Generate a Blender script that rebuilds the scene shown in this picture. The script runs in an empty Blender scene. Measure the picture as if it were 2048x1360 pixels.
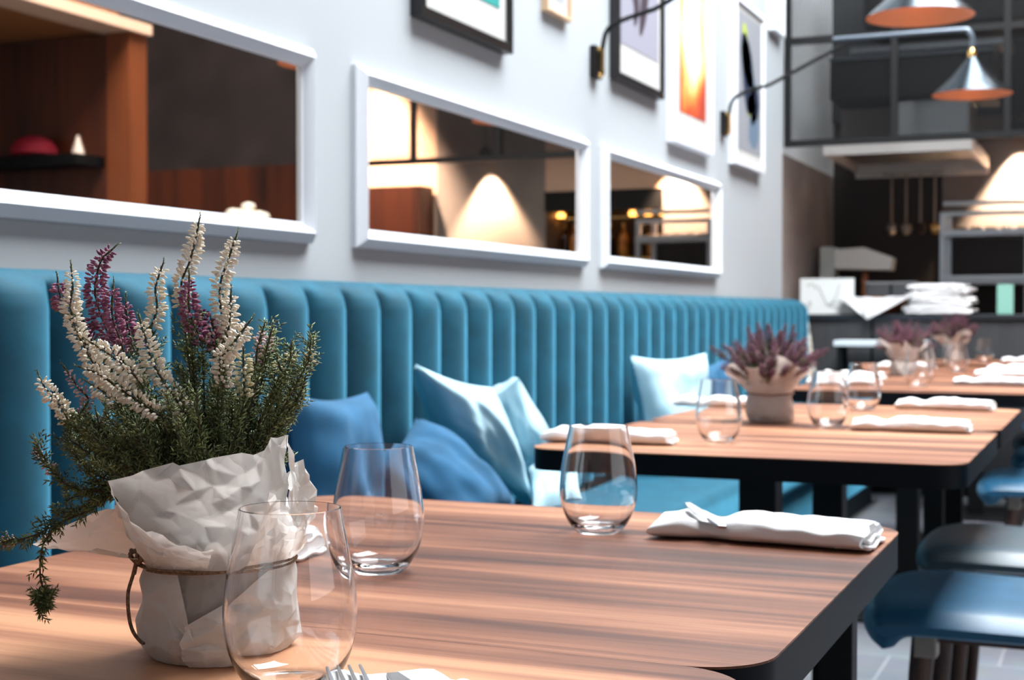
import bpy, math, random
import numpy as np
from mathutils import Vector, Matrix, noise
S = bpy.context.scene
COL = S.collection
PI = math.pi
random.seed(7)
rng = np.random.default_rng(11)

# ------------------------------------------------------------------ camera
F = 2844.0
CX, CY = 1024.0, 680.0
YAW, PITCH, CAMZ = math.atan(1211/F), math.atan(55/F), 0.995
fw = Vector((-math.sin(YAW)*math.cos(PITCH), math.cos(YAW)*math.cos(PITCH), -math.sin(PITCH)))
rt = Vector((math.cos(YAW), math.sin(YAW), 0))
up = rt.cross(fw)
EYE = Vector((0, 0, CAMZ))
def P(u, v, k):                       # photograph pixel + distance along the view axis -> world point
    return EYE + (fw + rt*((u-CX)/F) - up*((v-CY)/F))*k
cam = bpy.data.cameras.new('camera'); camo = bpy.data.objects.new('camera', cam); COL.objects.link(camo)
camo.location = EYE; camo.rotation_euler = (PI/2-PITCH, 0, YAW)
cam.sensor_width = 36; cam.lens = F/2048*36; cam.clip_start = .05
cam.dof.use_dof = True; cam.dof.focus_distance = 0.99; cam.dof.aperture_fstop = 11.5
S.camera = camo

# ------------------------------------------------------------------ materials
def new_mat(name):
    m = bpy.data.materials.new(name); m.use_nodes = True
    nt = m.node_tree
    return m, nt, nt.nodes['Principled BSDF'], nt.nodes['Material Output']
def lin(c):
    return tuple((x/12.92 if x <= .04045 else ((x+.055)/1.055)**2.4) for x in (v/255 for v in c)) + (1,)
def mat(name, c, rough=.6, metal=0, sheen=0, sheen_tint=None, spec=.5, noise_amt=0, nscale=20, bump=0, bscale=120, coat=0, c2=None, aniso=None, trans=0, detail=4):
    m, nt, b, out = new_mat(name)
    b.inputs['Roughness'].default_value = rough; b.inputs['Metallic'].default_value = metal
    b.inputs['Specular IOR Level'].default_value = spec
    b.inputs['Base Color'].default_value = lin(c)
    if sheen:
        b.inputs['Sheen Weight'].default_value = sheen; b.inputs['Sheen Roughness'].default_value = .45
        b.inputs['Sheen Tint'].default_value = lin(sheen_tint or c)
    if coat: b.inputs['Coat Weight'].default_value = coat; b.inputs['Coat Roughness'].default_value = .15
    if c2 or bump or noise_amt:
        tc = nt.nodes.new('ShaderNodeTexCoord'); mp = nt.nodes.new('ShaderNodeMapping')
        nt.links.new(tc.outputs['Object'], mp.inputs[0])
        if aniso: mp.inputs['Scale'].default_value = aniso
        n = nt.nodes.new('ShaderNodeTexNoise'); n.inputs['Scale'].default_value = nscale; n.inputs['Detail'].default_value = detail
        nt.links.new(mp.outputs[0], n.inputs[0])
        r = nt.nodes.new('ShaderNodeValToRGB')
        r.color_ramp.elements[0].position = .35; r.color_ramp.elements[1].position = .68
        r.color_ramp.elements[0].color = lin(c)
        r.color_ramp.elements[1].color = lin(c2 or tuple(min(255, x*(1+noise_amt)) for x in c))
        nt.links.new(n.outputs[0], r.inputs[0]); nt.links.new(r.outputs[0], b.inputs['Base Color'])
        if bump:
            n2 = nt.nodes.new('ShaderNodeTexNoise'); n2.inputs['Scale'].default_value = bscale; n2.inputs['Detail'].default_value = 3
            nt.links.new(mp.outputs[0], n2.inputs[0])
            bp = nt.nodes.new('ShaderNodeBump'); bp.inputs['Strength'].default_value = bump; bp.inputs['Distance'].default_value = .002
            nt.links.new(n2.outputs[0], bp.inputs['Height']); nt.links.new(bp.outputs[0], b.inputs['Normal'])
    if trans:
        ts = nt.nodes.new('ShaderNodeBsdfTranslucent'); mx = nt.nodes.new('ShaderNodeMixShader')
        ts.inputs[0].default_value = lin(c); mx.inputs[0].default_value = trans
        nt.links.new(b.outputs[0], mx.inputs[1]); nt.links.new(ts.outputs[0], mx.inputs[2]); nt.links.new(mx.outputs[0], out.inputs[0])
    return m

def wood_top():
    m, nt, b, out = new_mat('walnut laminate')
    N = nt.nodes.new; L = nt.links.new
    tc = N('ShaderNodeTexCoord'); oi = N('ShaderNodeObjectInfo')
    off = N('ShaderNodeVectorMath'); off.operation = 'MULTIPLY_ADD'
    cmb = N('ShaderNodeCombineXYZ')
    for i in range(3): L(oi.outputs['Random'], cmb.inputs[i])
    off.inputs[1].default_value = (37, 11, 5); L(cmb.outputs[0], off.inputs[0]); L(tc.outputs['Object'], off.inputs[2])
    def tex(scale, s, d, dist=0):
        mp = N('ShaderNodeMapping'); mp.inputs['Scale'].default_value = scale
        n = N('ShaderNodeTexNoise'); n.inputs['Scale'].default_value = s; n.inputs['Detail'].default_value = d
        n.inputs['Distortion'].default_value = dist
        L(off.outputs[0], mp.inputs[0]); L(mp.outputs[0], n.inputs[0]); return n
    broad = tex((.5, 5.2, 1), 1.0, 3, 1.5)
    streak = tex((.8, 15, 1), 1.0, 7, 1.8)
    fine = tex((7, 420, 1), 1.0, 2)
    a = N('ShaderNodeMath'); a.operation = 'MULTIPLY_ADD'; a.inputs[1].default_value = .38; a.inputs[2].default_value = 0
    L(streak.outputs[0], a.inputs[0])
    s = N('ShaderNodeMath'); s.operation = 'MULTIPLY_ADD'; s.inputs[1].default_value = .80; L(broad.outputs[0], s.inputs[0]); L(a.outputs[0], s.inputs[2])
    s2 = N('ShaderNodeMath'); s2.operation = 'MULTIPLY_ADD'; s2.inputs[1].default_value = .10; L(fine.outputs[0], s2.inputs[0]); L(s.outputs[0], s2.inputs[2])
    r = N('ShaderNodeValToRGB'); e = r.color_ramp.elements
    e[0].position = .455; e[0].color = lin((52, 34, 30)); e[1].position = .80; e[1].color = lin((190, 138, 104))
    for p, c in ((.55, (92, 58, 45)), (.63, (128, 83, 62)), (.71, (156, 108, 82))):
        x = e.new(p); x.color = lin(c)
    L(s2.outputs[0], r.inputs[0]); L(r.outputs[0], b.inputs['Base Color'])
    b.inputs['Roughness'].default_value = .42; b.inputs['Specular IOR Level'].default_value = .2
    bp = N('ShaderNodeBump'); bp.inputs['Strength'].default_value = .06; bp.inputs['Distance'].default_value = .001
    L(fine.outputs[0], bp.inputs['Height']); L(bp.outputs[0], b.inputs['Normal'])
    return m
def glass_mat(name='clear glass', col=(255, 255, 255), ior=1.45):
    m = bpy.data.materials.new(name); m.use_nodes = True; nt = m.node_tree
    nt.nodes.remove(nt.nodes['Principled BSDF'])
    g = nt.nodes.new('ShaderNodeBsdfGlass'); g.inputs['Color'].default_value = lin(col); g.inputs['IOR'].default_value = ior; g.inputs['Roughness'].default_value = 0
    nt.links.new(g.outputs[0], nt.nodes['Material Output'].inputs[0]); return m
def emis(name, c, st):
    m = bpy.data.materials.new(name); m.use_nodes = True; nt = m.node_tree
    nt.nodes.remove(nt.nodes['Principled BSDF'])
    g = nt.nodes.new('ShaderNodeEmission'); g.inputs[0].default_value = lin(c); g.inputs[1].default_value = st
    nt.links.new(g.outputs[0], nt.nodes['Material Output'].inputs[0]); return m
def mesh_mat():
    m, nt, b, out = new_mat('perforated black metal')
    N = nt.nodes.new; L = nt.links.new
    b.inputs['Base Color'].default_value = lin((9, 9, 10)); b.inputs['Roughness'].default_value = .6; b.inputs['Specular IOR Level'].default_value = .2
    tc = N('ShaderNodeTexCoord'); sp = N('ShaderNodeSeparateXYZ'); L(tc.outputs['Object'], sp.inputs[0])
    res = []
    for ax in (0, 2):
        d = N('ShaderNodeMath'); d.operation = 'MULTIPLY'; d.inputs[1].default_value = 1/.0115; L(sp.outputs[ax], d.inputs[0])
        f = N('ShaderNodeMath'); f.operation = 'FRACT'; L(d.outputs[0], f.inputs[0])
        g = N('ShaderNodeMath'); g.operation = 'GREATER_THAN'; g.inputs[1].default_value = .25; L(f.outputs[0], g.inputs[0]); res.append(g)
    mul = N('ShaderNodeMath'); mul.operation = 'MULTIPLY'; L(res[0].outputs[0], mul.inputs[0]); L(res[1].outputs[0], mul.inputs[1])
    t = N('ShaderNodeBsdfTransparent'); mx = N('ShaderNodeMixShader')
    L(mul.outputs[0], mx.inputs[0]); L(b.outputs[0], mx.inputs[1]); L(t.outputs[0], mx.inputs[2]); L(mx.outputs[0], out.inputs[0])
    return m
def ramp_print(name, stops, axis=2, scale=1.0, nscale=5, mix=.35, lo=0, hi=1):
    """printed artwork: bands of colour along one axis, broken up by noise"""
    m, nt, b, out = new_mat(name); N = nt.nodes.new; L = nt.links.new
    tc = N('ShaderNodeTexCoord'); sp = N('ShaderNodeSeparateXYZ'); L(tc.outputs['Object'], sp.inputs[0])
    mr = N('ShaderNodeMapRange'); mr.inputs['From Min'].default_value = lo; mr.inputs['From Max'].default_value = hi; L(sp.outputs[axis], mr.inputs[0])
    n = N('ShaderNodeTexNoise'); n.inputs['Scale'].default_value = nscale; n.inputs['Detail'].default_value = 4; L(tc.outputs['Object'], n.inputs[0])
    s = N('ShaderNodeMath'); s.operation = 'MULTIPLY_ADD'; s.inputs[1].default_value = mix; L(n.outputs[0], s.inputs[0]); L(mr.outputs[0], s.inputs[2])
    s2 = N('ShaderNodeMath'); s2.operation = 'SUBTRACT'; s2.inputs[1].default_value = mix/2; L(s.outputs[0], s2.inputs[0])
    r = N('ShaderNodeValToRGB'); e = r.color_ramp.elements
    e[0].position = stops[0][0]; e[0].color = lin(stops[0][1]); e[1].position = stops[-1][0]; e[1].color = lin(stops[-1][1])
    for p, c in stops[1:-1]: x = e.new(p); x.color = lin(c)
    L(s2.outputs[0], r.inputs[0]); L(r.outputs[0], b.inputs['Base Color']); b.inputs['Roughness'].default_value = .5
    return m
def planks(name, c1, c2, axis=1, pitch=.12, rough=.5):
    m, nt, b, out = new_mat(name); N = nt.nodes.new; L = nt.links.new
    tc = N('ShaderNodeTexCoord'); sp = N('ShaderNodeSeparateXYZ'); L(tc.outputs['Object'], sp.inputs[0])
    d = N('ShaderNodeMath'); d.operation = 'DIVIDE'; d.inputs[1].default_value = pitch; L(sp.outputs[axis], d.inputs[0])
    fl = N('ShaderNodeMath'); fl.operation = 'FLOOR'; L(d.outputs[0], fl.inputs[0])
    wn = N('ShaderNodeTexWhiteNoise'); wn.noise_dimensions = '1D'; L(fl.outputs[0], wn.inputs['W'])
    mp = N('ShaderNodeMapping'); sc = [9, 9, 9]; sc[2] = .8; mp.inputs['Scale'].default_value = sc; L(tc.outputs['Object'], mp.inputs[0])
    n = N('ShaderNodeTexNoise'); n.inputs['Scale'].default_value = 2; n.inputs['Detail'].default_value = 4; L(mp.outputs[0], n.inputs[0])
    a = N('ShaderNodeMath'); a.operation = 'MULTIPLY_ADD'; a.inputs[1].default_value = .5; L(wn.outputs[0], a.inputs[0]); L(n.outputs[0], a.inputs[2])
    r = N('ShaderNodeValToRGB'); r.color_ramp.elements[0].position = .35; r.color_ramp.elements[1].position = .95
    r.color_ramp.elements[0].color = lin(c1); r.color_ramp.elements[1].color = lin(c2)
    L(a.outputs[0], r.inputs[0]); L(r.outputs[0], b.inputs['Base Color']); b.inputs['Roughness'].default_value = rough
    return m

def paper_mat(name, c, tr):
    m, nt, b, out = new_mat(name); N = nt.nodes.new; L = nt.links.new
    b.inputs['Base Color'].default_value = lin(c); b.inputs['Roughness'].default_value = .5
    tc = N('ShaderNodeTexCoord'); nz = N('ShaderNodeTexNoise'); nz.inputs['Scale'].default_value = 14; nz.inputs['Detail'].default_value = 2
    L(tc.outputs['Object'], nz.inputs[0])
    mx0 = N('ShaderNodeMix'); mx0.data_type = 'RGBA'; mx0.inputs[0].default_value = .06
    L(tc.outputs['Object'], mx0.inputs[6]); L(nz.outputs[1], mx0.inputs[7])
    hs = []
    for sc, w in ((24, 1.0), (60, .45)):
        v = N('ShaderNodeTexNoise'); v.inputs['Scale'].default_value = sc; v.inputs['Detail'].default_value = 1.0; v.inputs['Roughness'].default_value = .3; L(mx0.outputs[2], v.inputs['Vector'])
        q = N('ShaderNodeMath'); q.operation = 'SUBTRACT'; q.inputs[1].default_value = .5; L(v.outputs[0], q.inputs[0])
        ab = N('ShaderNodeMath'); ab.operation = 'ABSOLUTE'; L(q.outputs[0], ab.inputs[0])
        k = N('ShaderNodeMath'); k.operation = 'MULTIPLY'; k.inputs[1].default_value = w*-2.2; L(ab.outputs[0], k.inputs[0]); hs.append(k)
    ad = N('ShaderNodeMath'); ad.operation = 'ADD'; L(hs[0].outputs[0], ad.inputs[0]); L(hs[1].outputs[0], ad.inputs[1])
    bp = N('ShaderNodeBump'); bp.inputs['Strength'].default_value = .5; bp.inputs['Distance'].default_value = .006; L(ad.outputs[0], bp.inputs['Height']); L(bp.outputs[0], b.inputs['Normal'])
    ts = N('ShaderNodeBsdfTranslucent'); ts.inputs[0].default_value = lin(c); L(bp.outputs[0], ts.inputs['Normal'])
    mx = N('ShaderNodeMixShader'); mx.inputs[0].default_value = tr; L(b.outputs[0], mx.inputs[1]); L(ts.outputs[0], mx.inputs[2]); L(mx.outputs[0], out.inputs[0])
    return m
M = {}
M['wall'] = mat('painted plaster wall', (166, 171, 175), .75, bump=.15, bscale=60)
M['frame_white'] = mat('white painted moulding', (226, 230, 236), .35)
M['wood_top'] = wood_top()
M['black'] = mat('black satin laminate', (7, 10, 16), .48, spec=.16)
M['blackmetal'] = mat('black powder coated steel', (7, 7, 8), .5, spec=.3)
M['velvet'] = mat('teal velvet', (0, 66, 84), .85, sheen=.75, sheen_tint=(110, 210, 250), noise_amt=.22, nscale=14, bump=.12, bscale=400)
M['velvet'].node_tree.nodes['Principled BSDF'].inputs['Sheen Roughness'].default_value = .34
M['velvet_dark'] = mat('dark teal plinth', (20, 40, 50), .8)
M['linen_pale'] = mat('pale blue linen', (170, 203, 215), .9, sheen=.3, sheen_tint=(220, 240, 250), noise_amt=.12, nscale=9, bump=.25, bscale=300)
M['linen_blue'] = mat('mid blue linen', (30, 80, 112), .9, sheen=.3, sheen_tint=(130, 170, 205), noise_amt=.2, nscale=9, bump=.25, bscale=300)
M['napkin'] = mat('white cotton', (232, 230, 230), .9, bump=.2, bscale=500)
M['napkin_bulk'] = M['napkin']
M['steel'] = mat('brushed steel', (170, 172, 175), .28, metal=1)
M['steel_dull'] = mat('dull steel', (150, 140, 132), .42, metal=1)
M['steel_spun'] = mat('spun gunmetal', (58, 66, 72), .25, metal=1)
M['copper'] = mat('copper lining', (240, 150, 100), .45, metal=.3)
M['brass'] = mat('brass', (225, 180, 110), .25, metal=1)
M['glass'] = glass_mat()
M['paper'] = paper_mat('white greaseproof paper', (240, 237, 233), .5)
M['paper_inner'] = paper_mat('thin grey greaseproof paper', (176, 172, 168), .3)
M['paper_kraft'] = paper_mat('beige wrapping paper', (222, 210, 202), .3)
M['pot'] = mat('grey plastic pot', (92, 90, 88), .6)
M['soil'] = mat('dark soil', (40, 30, 24), .95, bump=.8, bscale=200)
M['twine'] = mat('jute twine', (104, 84, 68), .95, spec=.1, c2=(150, 124, 100), nscale=400, bump=.8, bscale=900)
M['leaf'] = mat('heather green', (58, 70, 38), .55, c2=(112, 120, 70), nscale=60)
M['leaf_light'] = mat('fresh heather green', (96, 112, 58), .55, c2=(150, 158, 100), nscale=80)
M['stem'] = mat('heather stem', (62, 50, 36), .8)
M['bell_white'] = mat('white heather bells', (240, 228, 208), .6, c2=(250, 244, 232), nscale=150, trans=.2)
M['bell_cream'] = mat('cream green heather buds', (200, 196, 150), .6, c2=(238, 228, 205), nscale=150, trans=.2)
M['bell_purple'] = mat('purple heather bells', (122, 52, 88), .6, c2=(205, 140, 168), nscale=170, trans=.2)
M['bell_pink'] = mat('pink white heather bells', (205, 150, 160), .6, c2=(242, 224, 220), nscale=150, trans=.2)
M['bell_far'] = mat('dusky purple heather bells', (88, 46, 64), .7, c2=(146, 92, 112), nscale=60, trans=.15)
M['chair_teal'] = mat('petrol blue leather', (22, 72, 100), .4, sheen=.5, sheen_tint=(150, 205, 240), noise_amt=.15, nscale=14, bump=.1, bscale=300)
M['chair_slate'] = mat('slate grey leather', (56, 70, 78), .4, sheen=.3, sheen_tint=(180, 205, 220), noise_amt=.15, nscale=14, bump=.1, bscale=300)
M['walnut_leg'] = mat('dark walnut leg', (58, 36, 28), .45, c2=(84, 54, 42), nscale=6, aniso=(20, 20, 1))
M['mesh'] = mesh_mat()
M['floor'] = None
M['plaster_brown'] = mat('brown grey polished plaster', (104, 92, 88), .7, c2=(132, 118, 112), nscale=3, bump=.1)
M['plaster_dark'] = mat('dark brown wall', (24, 16, 13), .6, c2=(36, 24, 19), nscale=3)
M['plaster_grey'] = mat('warm grey wall', (118, 108, 104), .75, c2=(132, 122, 116), nscale=3)
M['beige'] = mat('beige painted wall', (212, 176, 150), .7)
M['dark_wood'] = planks('red brown wood panels', (40, 14, 6), (88, 38, 16), axis=0, pitch=.22)
M['orange_wood'] = planks('orange brown wood panels', (80, 34, 12), (110, 54, 22), axis=0, pitch=.6)
M['leather_wall'] = mat('dark brown grey panel', (40, 32, 30), .6, c2=(52, 42, 40), nscale=4)
M['blackvoid'] = mat('black duct metal', (5, 6, 8), .6, spec=.2)
M['counter'] = planks('charcoal counter panels', (46, 47, 50), (62, 62, 64), axis=0, pitch=.42, rough=.6)
M['counter_top'] = mat('black counter top', (34, 38, 44), .3)
M['ceiling'] = mat('grey ceiling', (120, 122, 126), .8)
M['wall_far'] = mat('mid grey wall', (112, 110, 110), .8)
M['red'] = mat('crimson fabric', (150, 14, 40), .8)
M['mint'] = mat('mint green card', (132, 184, 168), .6)
M['wicker'] = mat('brown wicker', (120, 66, 40), .8, c2=(168, 104, 66), nscale=60, bump=.6)
M['cream_print'] = mat('cream patterned fabric', (222, 214, 200), .9, c2=(120, 112, 104), nscale=26)
M['mirror'] = mat('mirror glass', (226, 216, 206), .015, metal=1)
M['oak'] = mat('pale oak', (205, 172, 140), .5)
M['mat_board'] = mat('off white mount board', (184, 183, 180), .8)
M['bulb'] = emis('lit warm bulb', (255, 196, 140), 12)
M['striplight'] = emis('lit amber strip', (255, 176, 84), 9)
M['gold'] = mat('amber bottle glass', (190, 120, 50), .2, c2=(120, 70, 30), nscale=20)

# ------------------------------------------------------------------ mesh builder
class MB:
    def __init__(s): s.v = []; s.f = []
    def add(s, vs, fs):
        b = len(s.v); s.v += [tuple(x) for x in vs]; s.f += [tuple(i+b for i in f) for f in fs]; return s
    def box(s, x0, y0, z0, x1, y1, z1):
        return s.add([(x0,y0,z0),(x1,y0,z0),(x1,y1,z0),(x0,y1,z0),(x0,y0,z1),(x1,y0,z1),(x1,y1,z1),(x0,y1,z1)],
                     [(0,3,2,1),(4,5,6,7),(0,1,5,4),(1,2,6,5),(2,3,7,6),(3,0,4,7)])
    def prism(s, poly, a0, a1, axis='z'):        # polygon (2d) swept along axis; order for y: poly=(x,z); for x: poly=(y,z)
        n = len(poly)
        def mk(p, a):
            return (p[0], p[1], a) if axis == 'z' else ((p[0], a, p[1]) if axis == 'y' else (a, p[0], p[1]))
        vs = [mk(p, a0) for p in poly] + [mk(p, a1) for p in poly]
        fs = [tuple(range(n))[::-1], tuple(range(n, 2*n))] + [(i, (i+1) % n, n+(i+1) % n, n+i) for i in range(n)]
        return s.add(vs, fs)
    def lathe(s, prof, c=(0,0,0), n=48, cap0=True, cap1=True):
        vs = []; fs = []
        for r, z in prof:
            for i in range(n):
                a = 2*PI*i/n; vs.append((c[0]+r*math.cos(a), c[1]+r*math.sin(a), c[2]+z))
        for j in range(len(prof)-1):
            for i in range(n):
                k = (i+1) % n; fs.append((j*n+i, j*n+k, (j+1)*n+k, (j+1)*n+i))
        if cap0: fs.append(tuple(range(n))[::-1])
        if cap1: fs.append(tuple(range((len(prof)-1)*n, len(prof)*n)))
        return s.add(vs, fs)
    def tube(s, pts, r, n=8):
        pts = [Vector(p) for p in pts]; m = len(pts)
        rs = r if hasattr(r, '__len__') else [r]*m
        vs = []; fs = []; ref = None
        for i, p in enumerate(pts):
            t = (pts[min(i+1, m-1)]-pts[max(i-1, 0)]).normalized()
            if ref is None: ref = t.orthogonal().normalized()
            ref = (ref - t*ref.dot(t)).normalized(); b = t.cross(ref)
            for k in range(n):
                a = 2*PI*k/n; vs.append(p + (ref*math.cos(a)+b*math.sin(a))*rs[i])
        for i in range(m-1):
            for k in range(n):
                q = (k+1) % n; fs.append((i*n+k, i*n+q, (i+1)*n+q, (i+1)*n+k))
        fs.append(tuple(range(n))[::-1]); fs.append(tuple(range((m-1)*n, m*n)))
        return s.add(vs, fs)
    def grid(s, rows, close=False):
        h = len(rows); w = len(rows[0]); vs = [p for r in rows for p in r]; fs = []
        for i in range(h-1):
            for j in range(w-(0 if close else 1)):
                k = (j+1) % w; fs.append((i*w+j, i*w+k, (i+1)*w+k, (i+1)*w+j))
        return s.add(vs, fs)
    def build(s, name, m, parent=None, smooth=None, loc=None, bevel=0, seg=3, solid=0):
        me = bpy.data.meshes.new(name); me.from_pydata([tuple(v) for v in s.v], [], s.f); me.update()
        me.validate()
        o = bpy.data.objects.new(name, me); COL.objects.link(o)
        if m is not None: me.materials.append(m)
        if smooth is not None:
            me.shade_smooth(); me.set_sharp_from_angle(angle=math.radians(smooth))
        if parent is not None: o.parent = parent
        if loc is not None: o.location = loc
        if solid:
            md = o.modifiers.new('thickness', 'SOLIDIFY'); md.thickness = solid; md.offset = 0
        if bevel:
            md = o.modifiers.new('bevel', 'BEVEL'); md.width = bevel; md.segments = seg; md.limit_method = 'ANGLE'; md.angle_limit = math.radians(40)
        return o
def tag(o, label=None, cat=None, group=None, kind=None):
    if label: o['label'] = label
    if cat: o['category'] = cat
    if group: o['group'] = group
    if kind: o['kind'] = kind
    return o
def thing(name, label, cat, loc=(0,0,0), rz=0, group=None):
    o = bpy.data.objects.new(name, None); COL.objects.link(o); o.location = loc; o.rotation_euler = (0, 0, rz)
    o.empty_display_size = .05
    return tag(o, label, cat, group)
def single(mb, name, m, label, cat, group=None, **k):
    return tag(mb.build(name, m, **k), label, cat, group)
def struct(mb, name, m, label=None, **k):
    return tag(mb.build(name, m, **k), label, kind='structure')
def dup(root, loc=None, rz=None, label=None, group=None, scale=None):
    def cp(o, par):
        c = o.copy(); COL.objects.link(c)
        if par is not None: c.parent = par
        for ch in [x for x in list(o.children)]: cp(ch, c)
        return c
    r = cp(root, None)
    if loc is not None: r.location = loc
    if rz is not None: r.rotation_euler = (0, 0, rz)
    if label: r['label'] = label
    if group: r['group'] = group
    if scale: r.scale = scale
    return r
def rrect(x0, y0, x1, y1, r, n=8):
    pts = []
    for cx, cy, a0 in ((x1-r, y1-r, 0), (x0+r, y1-r, 90), (x0+r, y0+r, 180), (x1-r, y0+r, 270)):
        for i in range(n+1):
            a = math.radians(a0+90*i/n); pts.append((cx+r*math.cos(a), cy+r*math.sin(a)))
    return pts
def smooth_path(pts, n=6):
    pts = [Vector(p) for p in pts]; out = []
    for i in range(len(pts)-1):
        p0 = pts[max(i-1, 0)]; p1 = pts[i]; p2 = pts[i+1]; p3 = pts[min(i+2, len(pts)-1)]
        for k in range(n):
            t = k/n
            out.append(.5*((2*p1)+(-p0+p2)*t+(2*p0-5*p1+4*p2-p3)*t*t+(-p0+3*p1-3*p2+p3)*t**3))
    out.append(pts[-1]); return out

# ------------------------------------------------------------------ room shell
WX = -1.66; CEIL = 5.3; YB = 9.3; YF = -2.6; XR = 4.2
def floor_mat():
    m, nt, b, out = new_mat('pale grey stone tiles'); N = nt.nodes.new; L = nt.links.new
    tc = N('ShaderNodeTexCoord'); br = N('ShaderNodeTexBrick'); L(tc.outputs['Object'], br.inputs[0])
    br.inputs['Scale'].default_value = 1; br.inputs['Brick Width'].default_value = .6; br.inputs['Row Height'].default_value = .3
    br.inputs['Mortar Size'].default_value = .004; br.inputs['Color1'].default_value = lin((112, 117, 124)); br.inputs['Color2'].default_value = lin((124, 128, 134)); br.inputs['Mortar'].default_value = lin((150, 152, 154))
    n = N('ShaderNodeTexNoise'); n.inputs['Scale'].default_value = 6; n.inputs['Detail'].default_value = 5; L(tc.outputs['Object'], n.inputs[0])
    mx = N('ShaderNodeMix'); mx.data_type = 'RGBA'; mx.blend_type = 'MULTIPLY'; mx.inputs[0].default_value = .35
    L(br.outputs[0], mx.inputs[6]); L(n.outputs[1], mx.inputs[7]); L(mx.outputs[2], b.inputs['Base Color']); b.inputs['Roughness'].default_value = .45
    return m
M['floor'] = floor_mat()
struct(MB().box(WX-.2, YF-.1, -.1, XR+.1, YB+.8, 0), 'floor', M['floor'])
struct(MB().box(WX-.2, YF-.1, 0, WX, 7.6, CEIL), 'wall_left', M['wall'])
struct(MB().box(WX-.24, 7.6, 0, WX-.04, YB+.8, 1.87), 'wall_kitchen_side', M['plaster_brown'])
struct(MB().box(WX-.24, 7.6, 1.87, WX-.04, YB+.8, CEIL), 'wall_kitchen_side_upper', mat('brightened white wall', (216, 220, 222), .8))  # light wall, whitened further in place of more kitchen light
struct(MB().box(WX-.24, 9.31, 0, -1.02, YB+.5, CEIL), 'wall_back_left', M['plaster_dark'])
struct(MB().box(-1.02, 9.3, 0, -.46, YB+.5, CEIL), 'wall_back_kitchen', M['plaster_grey'])
struct(MB().box(.40, 9.3, 0, 1.25, YB+.5, CEIL), 'wall_back_middle', M['plaster_grey'])
struct(MB().box(-.46, 9.3, 1.84, .40, YB+.5, CEIL), 'wall_back_bar_upper', M['beige'])
struct(MB().box(-.46, 9.72, 0, .40, YB+.5, 1.84), 'wall_back_bar_niche', M['plaster_dark'])
struct(MB().box(WX-.04, 9.26, 2.22, .40, 9.3, CEIL), 'wall_back_dark_sheet', mat('charcoal darkening sheet', (24, 27, 30), .7))  # dark sheet added so the lit upper back wall reads near black
struct(MB().box(1.25, 9.3, 0, 2.05, YB+.5, CEIL), 'wall_back_beige', M['beige'])
struct(MB().box(2.05, 9.3, 0, XR+.1, YB+.5, 2.12), 'wall_back_panelled', M['dark_wood'])
struct(MB().box(2.05, 9.3, 2.12, XR+.1, YB+.5, CEIL), 'wall_back_upper', M['leather_wall'])
struct(MB().box(XR, YF-.1, 0, XR+.2, YB+.8, CEIL), 'wall_right', M['wall_far'])
struct(MB().box(WX-.2, YF-.2, 0, XR+.1, YF, CEIL), 'wall_front', M['wall_far'])
# ceiling with a long skylight opening
SX0, SX1, SY0, SY1 = -1.0, 1.3, 1.7, 7.4
c = MB()
c.box(WX-.2, YF-.1, CEIL, SX0, YB+.8, CEIL+.2); c.box(SX1, YF-.1, CEIL, XR+.1, YB+.8, CEIL+.2)
c.box(SX0, YF-.1, CEIL, SX1, SY0, CEIL+.2); c.box(SX0, SY1, CEIL, SX1, YB+.8, CEIL+.2)
struct(c, 'ceiling', M['ceiling'])
# timber box room seen in the mirrors: wall, pier and low ceiling
struct(MB().box(2.06, 6.67, 0, XR, 6.8, 2.6), 'wall_timber', M['dark_wood'])
struct(MB().box(1.90, 6.64, 0, 2.06, 6.8, 2.6), 'wall_timber_pier', M['orange_wood'])
struct(MB().box(1.86, 4.4, 2.6, 2.10, 6.8, 2.66), 'trim_1', M['beige'])
struct(MB().box(2.10, 4.4, 2.62, XR, 6.8, 2.75), 'ceiling_timber', mat('ochre wood ceiling', (150, 92, 48), .6))

# ------------------------------------------------------------------ wall mirrors
def moulding(y0, y1, z0, z1, prof, x):
    """mitred frame on the wall; prof = [(inset, height above wall)]"""
    mb = MB(); rings = []
    for ins, h in prof:
        rings.append([(x+h, y0+ins, z0+ins), (x+h, y1-ins, z0+ins), (x+h, y1-ins, z1-ins), (x+h, y0+ins, z1-ins)])
    vs = [p for r in rings for p in r]; n = len(rings); fs = []
    for i in range(n-1):
        for k in range(4):
            q = (k+1) % 4; fs.append((i*4+k, i*4+q, (i+1)*4+q, (i+1)*4+k))
    return mb.add(vs, fs)
mprof = [(0, 0), (0, .012), (.003, .014), (.019, .031), (.022, .033), (.025, .031), (.040, .011), (.044, .009), (.046, .007), (.046, .001)]
for y0, y1, lab in ((1.165, 2.742, 'large white framed wall mirror nearest the camera, reflecting timber panelling'),
                    (2.937, 4.506, 'middle white framed wall mirror reflecting a lit cone of lamplight'),
                    (4.668, 6.236, 'farthest white framed wall mirror reflecting amber bar lights')):
    zc = 1.148
    t = thing('wall_mirror', lab, 'mirror', (WX, y0, zc), 0, 'white framed mirrors along the wall')
    moulding(0, y1-y0, 0, .430, mprof, 0).build('frame', M['frame_white'], t, smooth=25)
    w = y1-y0
    g = MB().add([(.006, .04, .04), (.006, w-.04, .04), (.006, w-.04, .39), (.006, .04, .39)], [(0, 1, 2, 3)])
    g.build('mirror_glass', M['mirror'], t, solid=.004)

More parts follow.
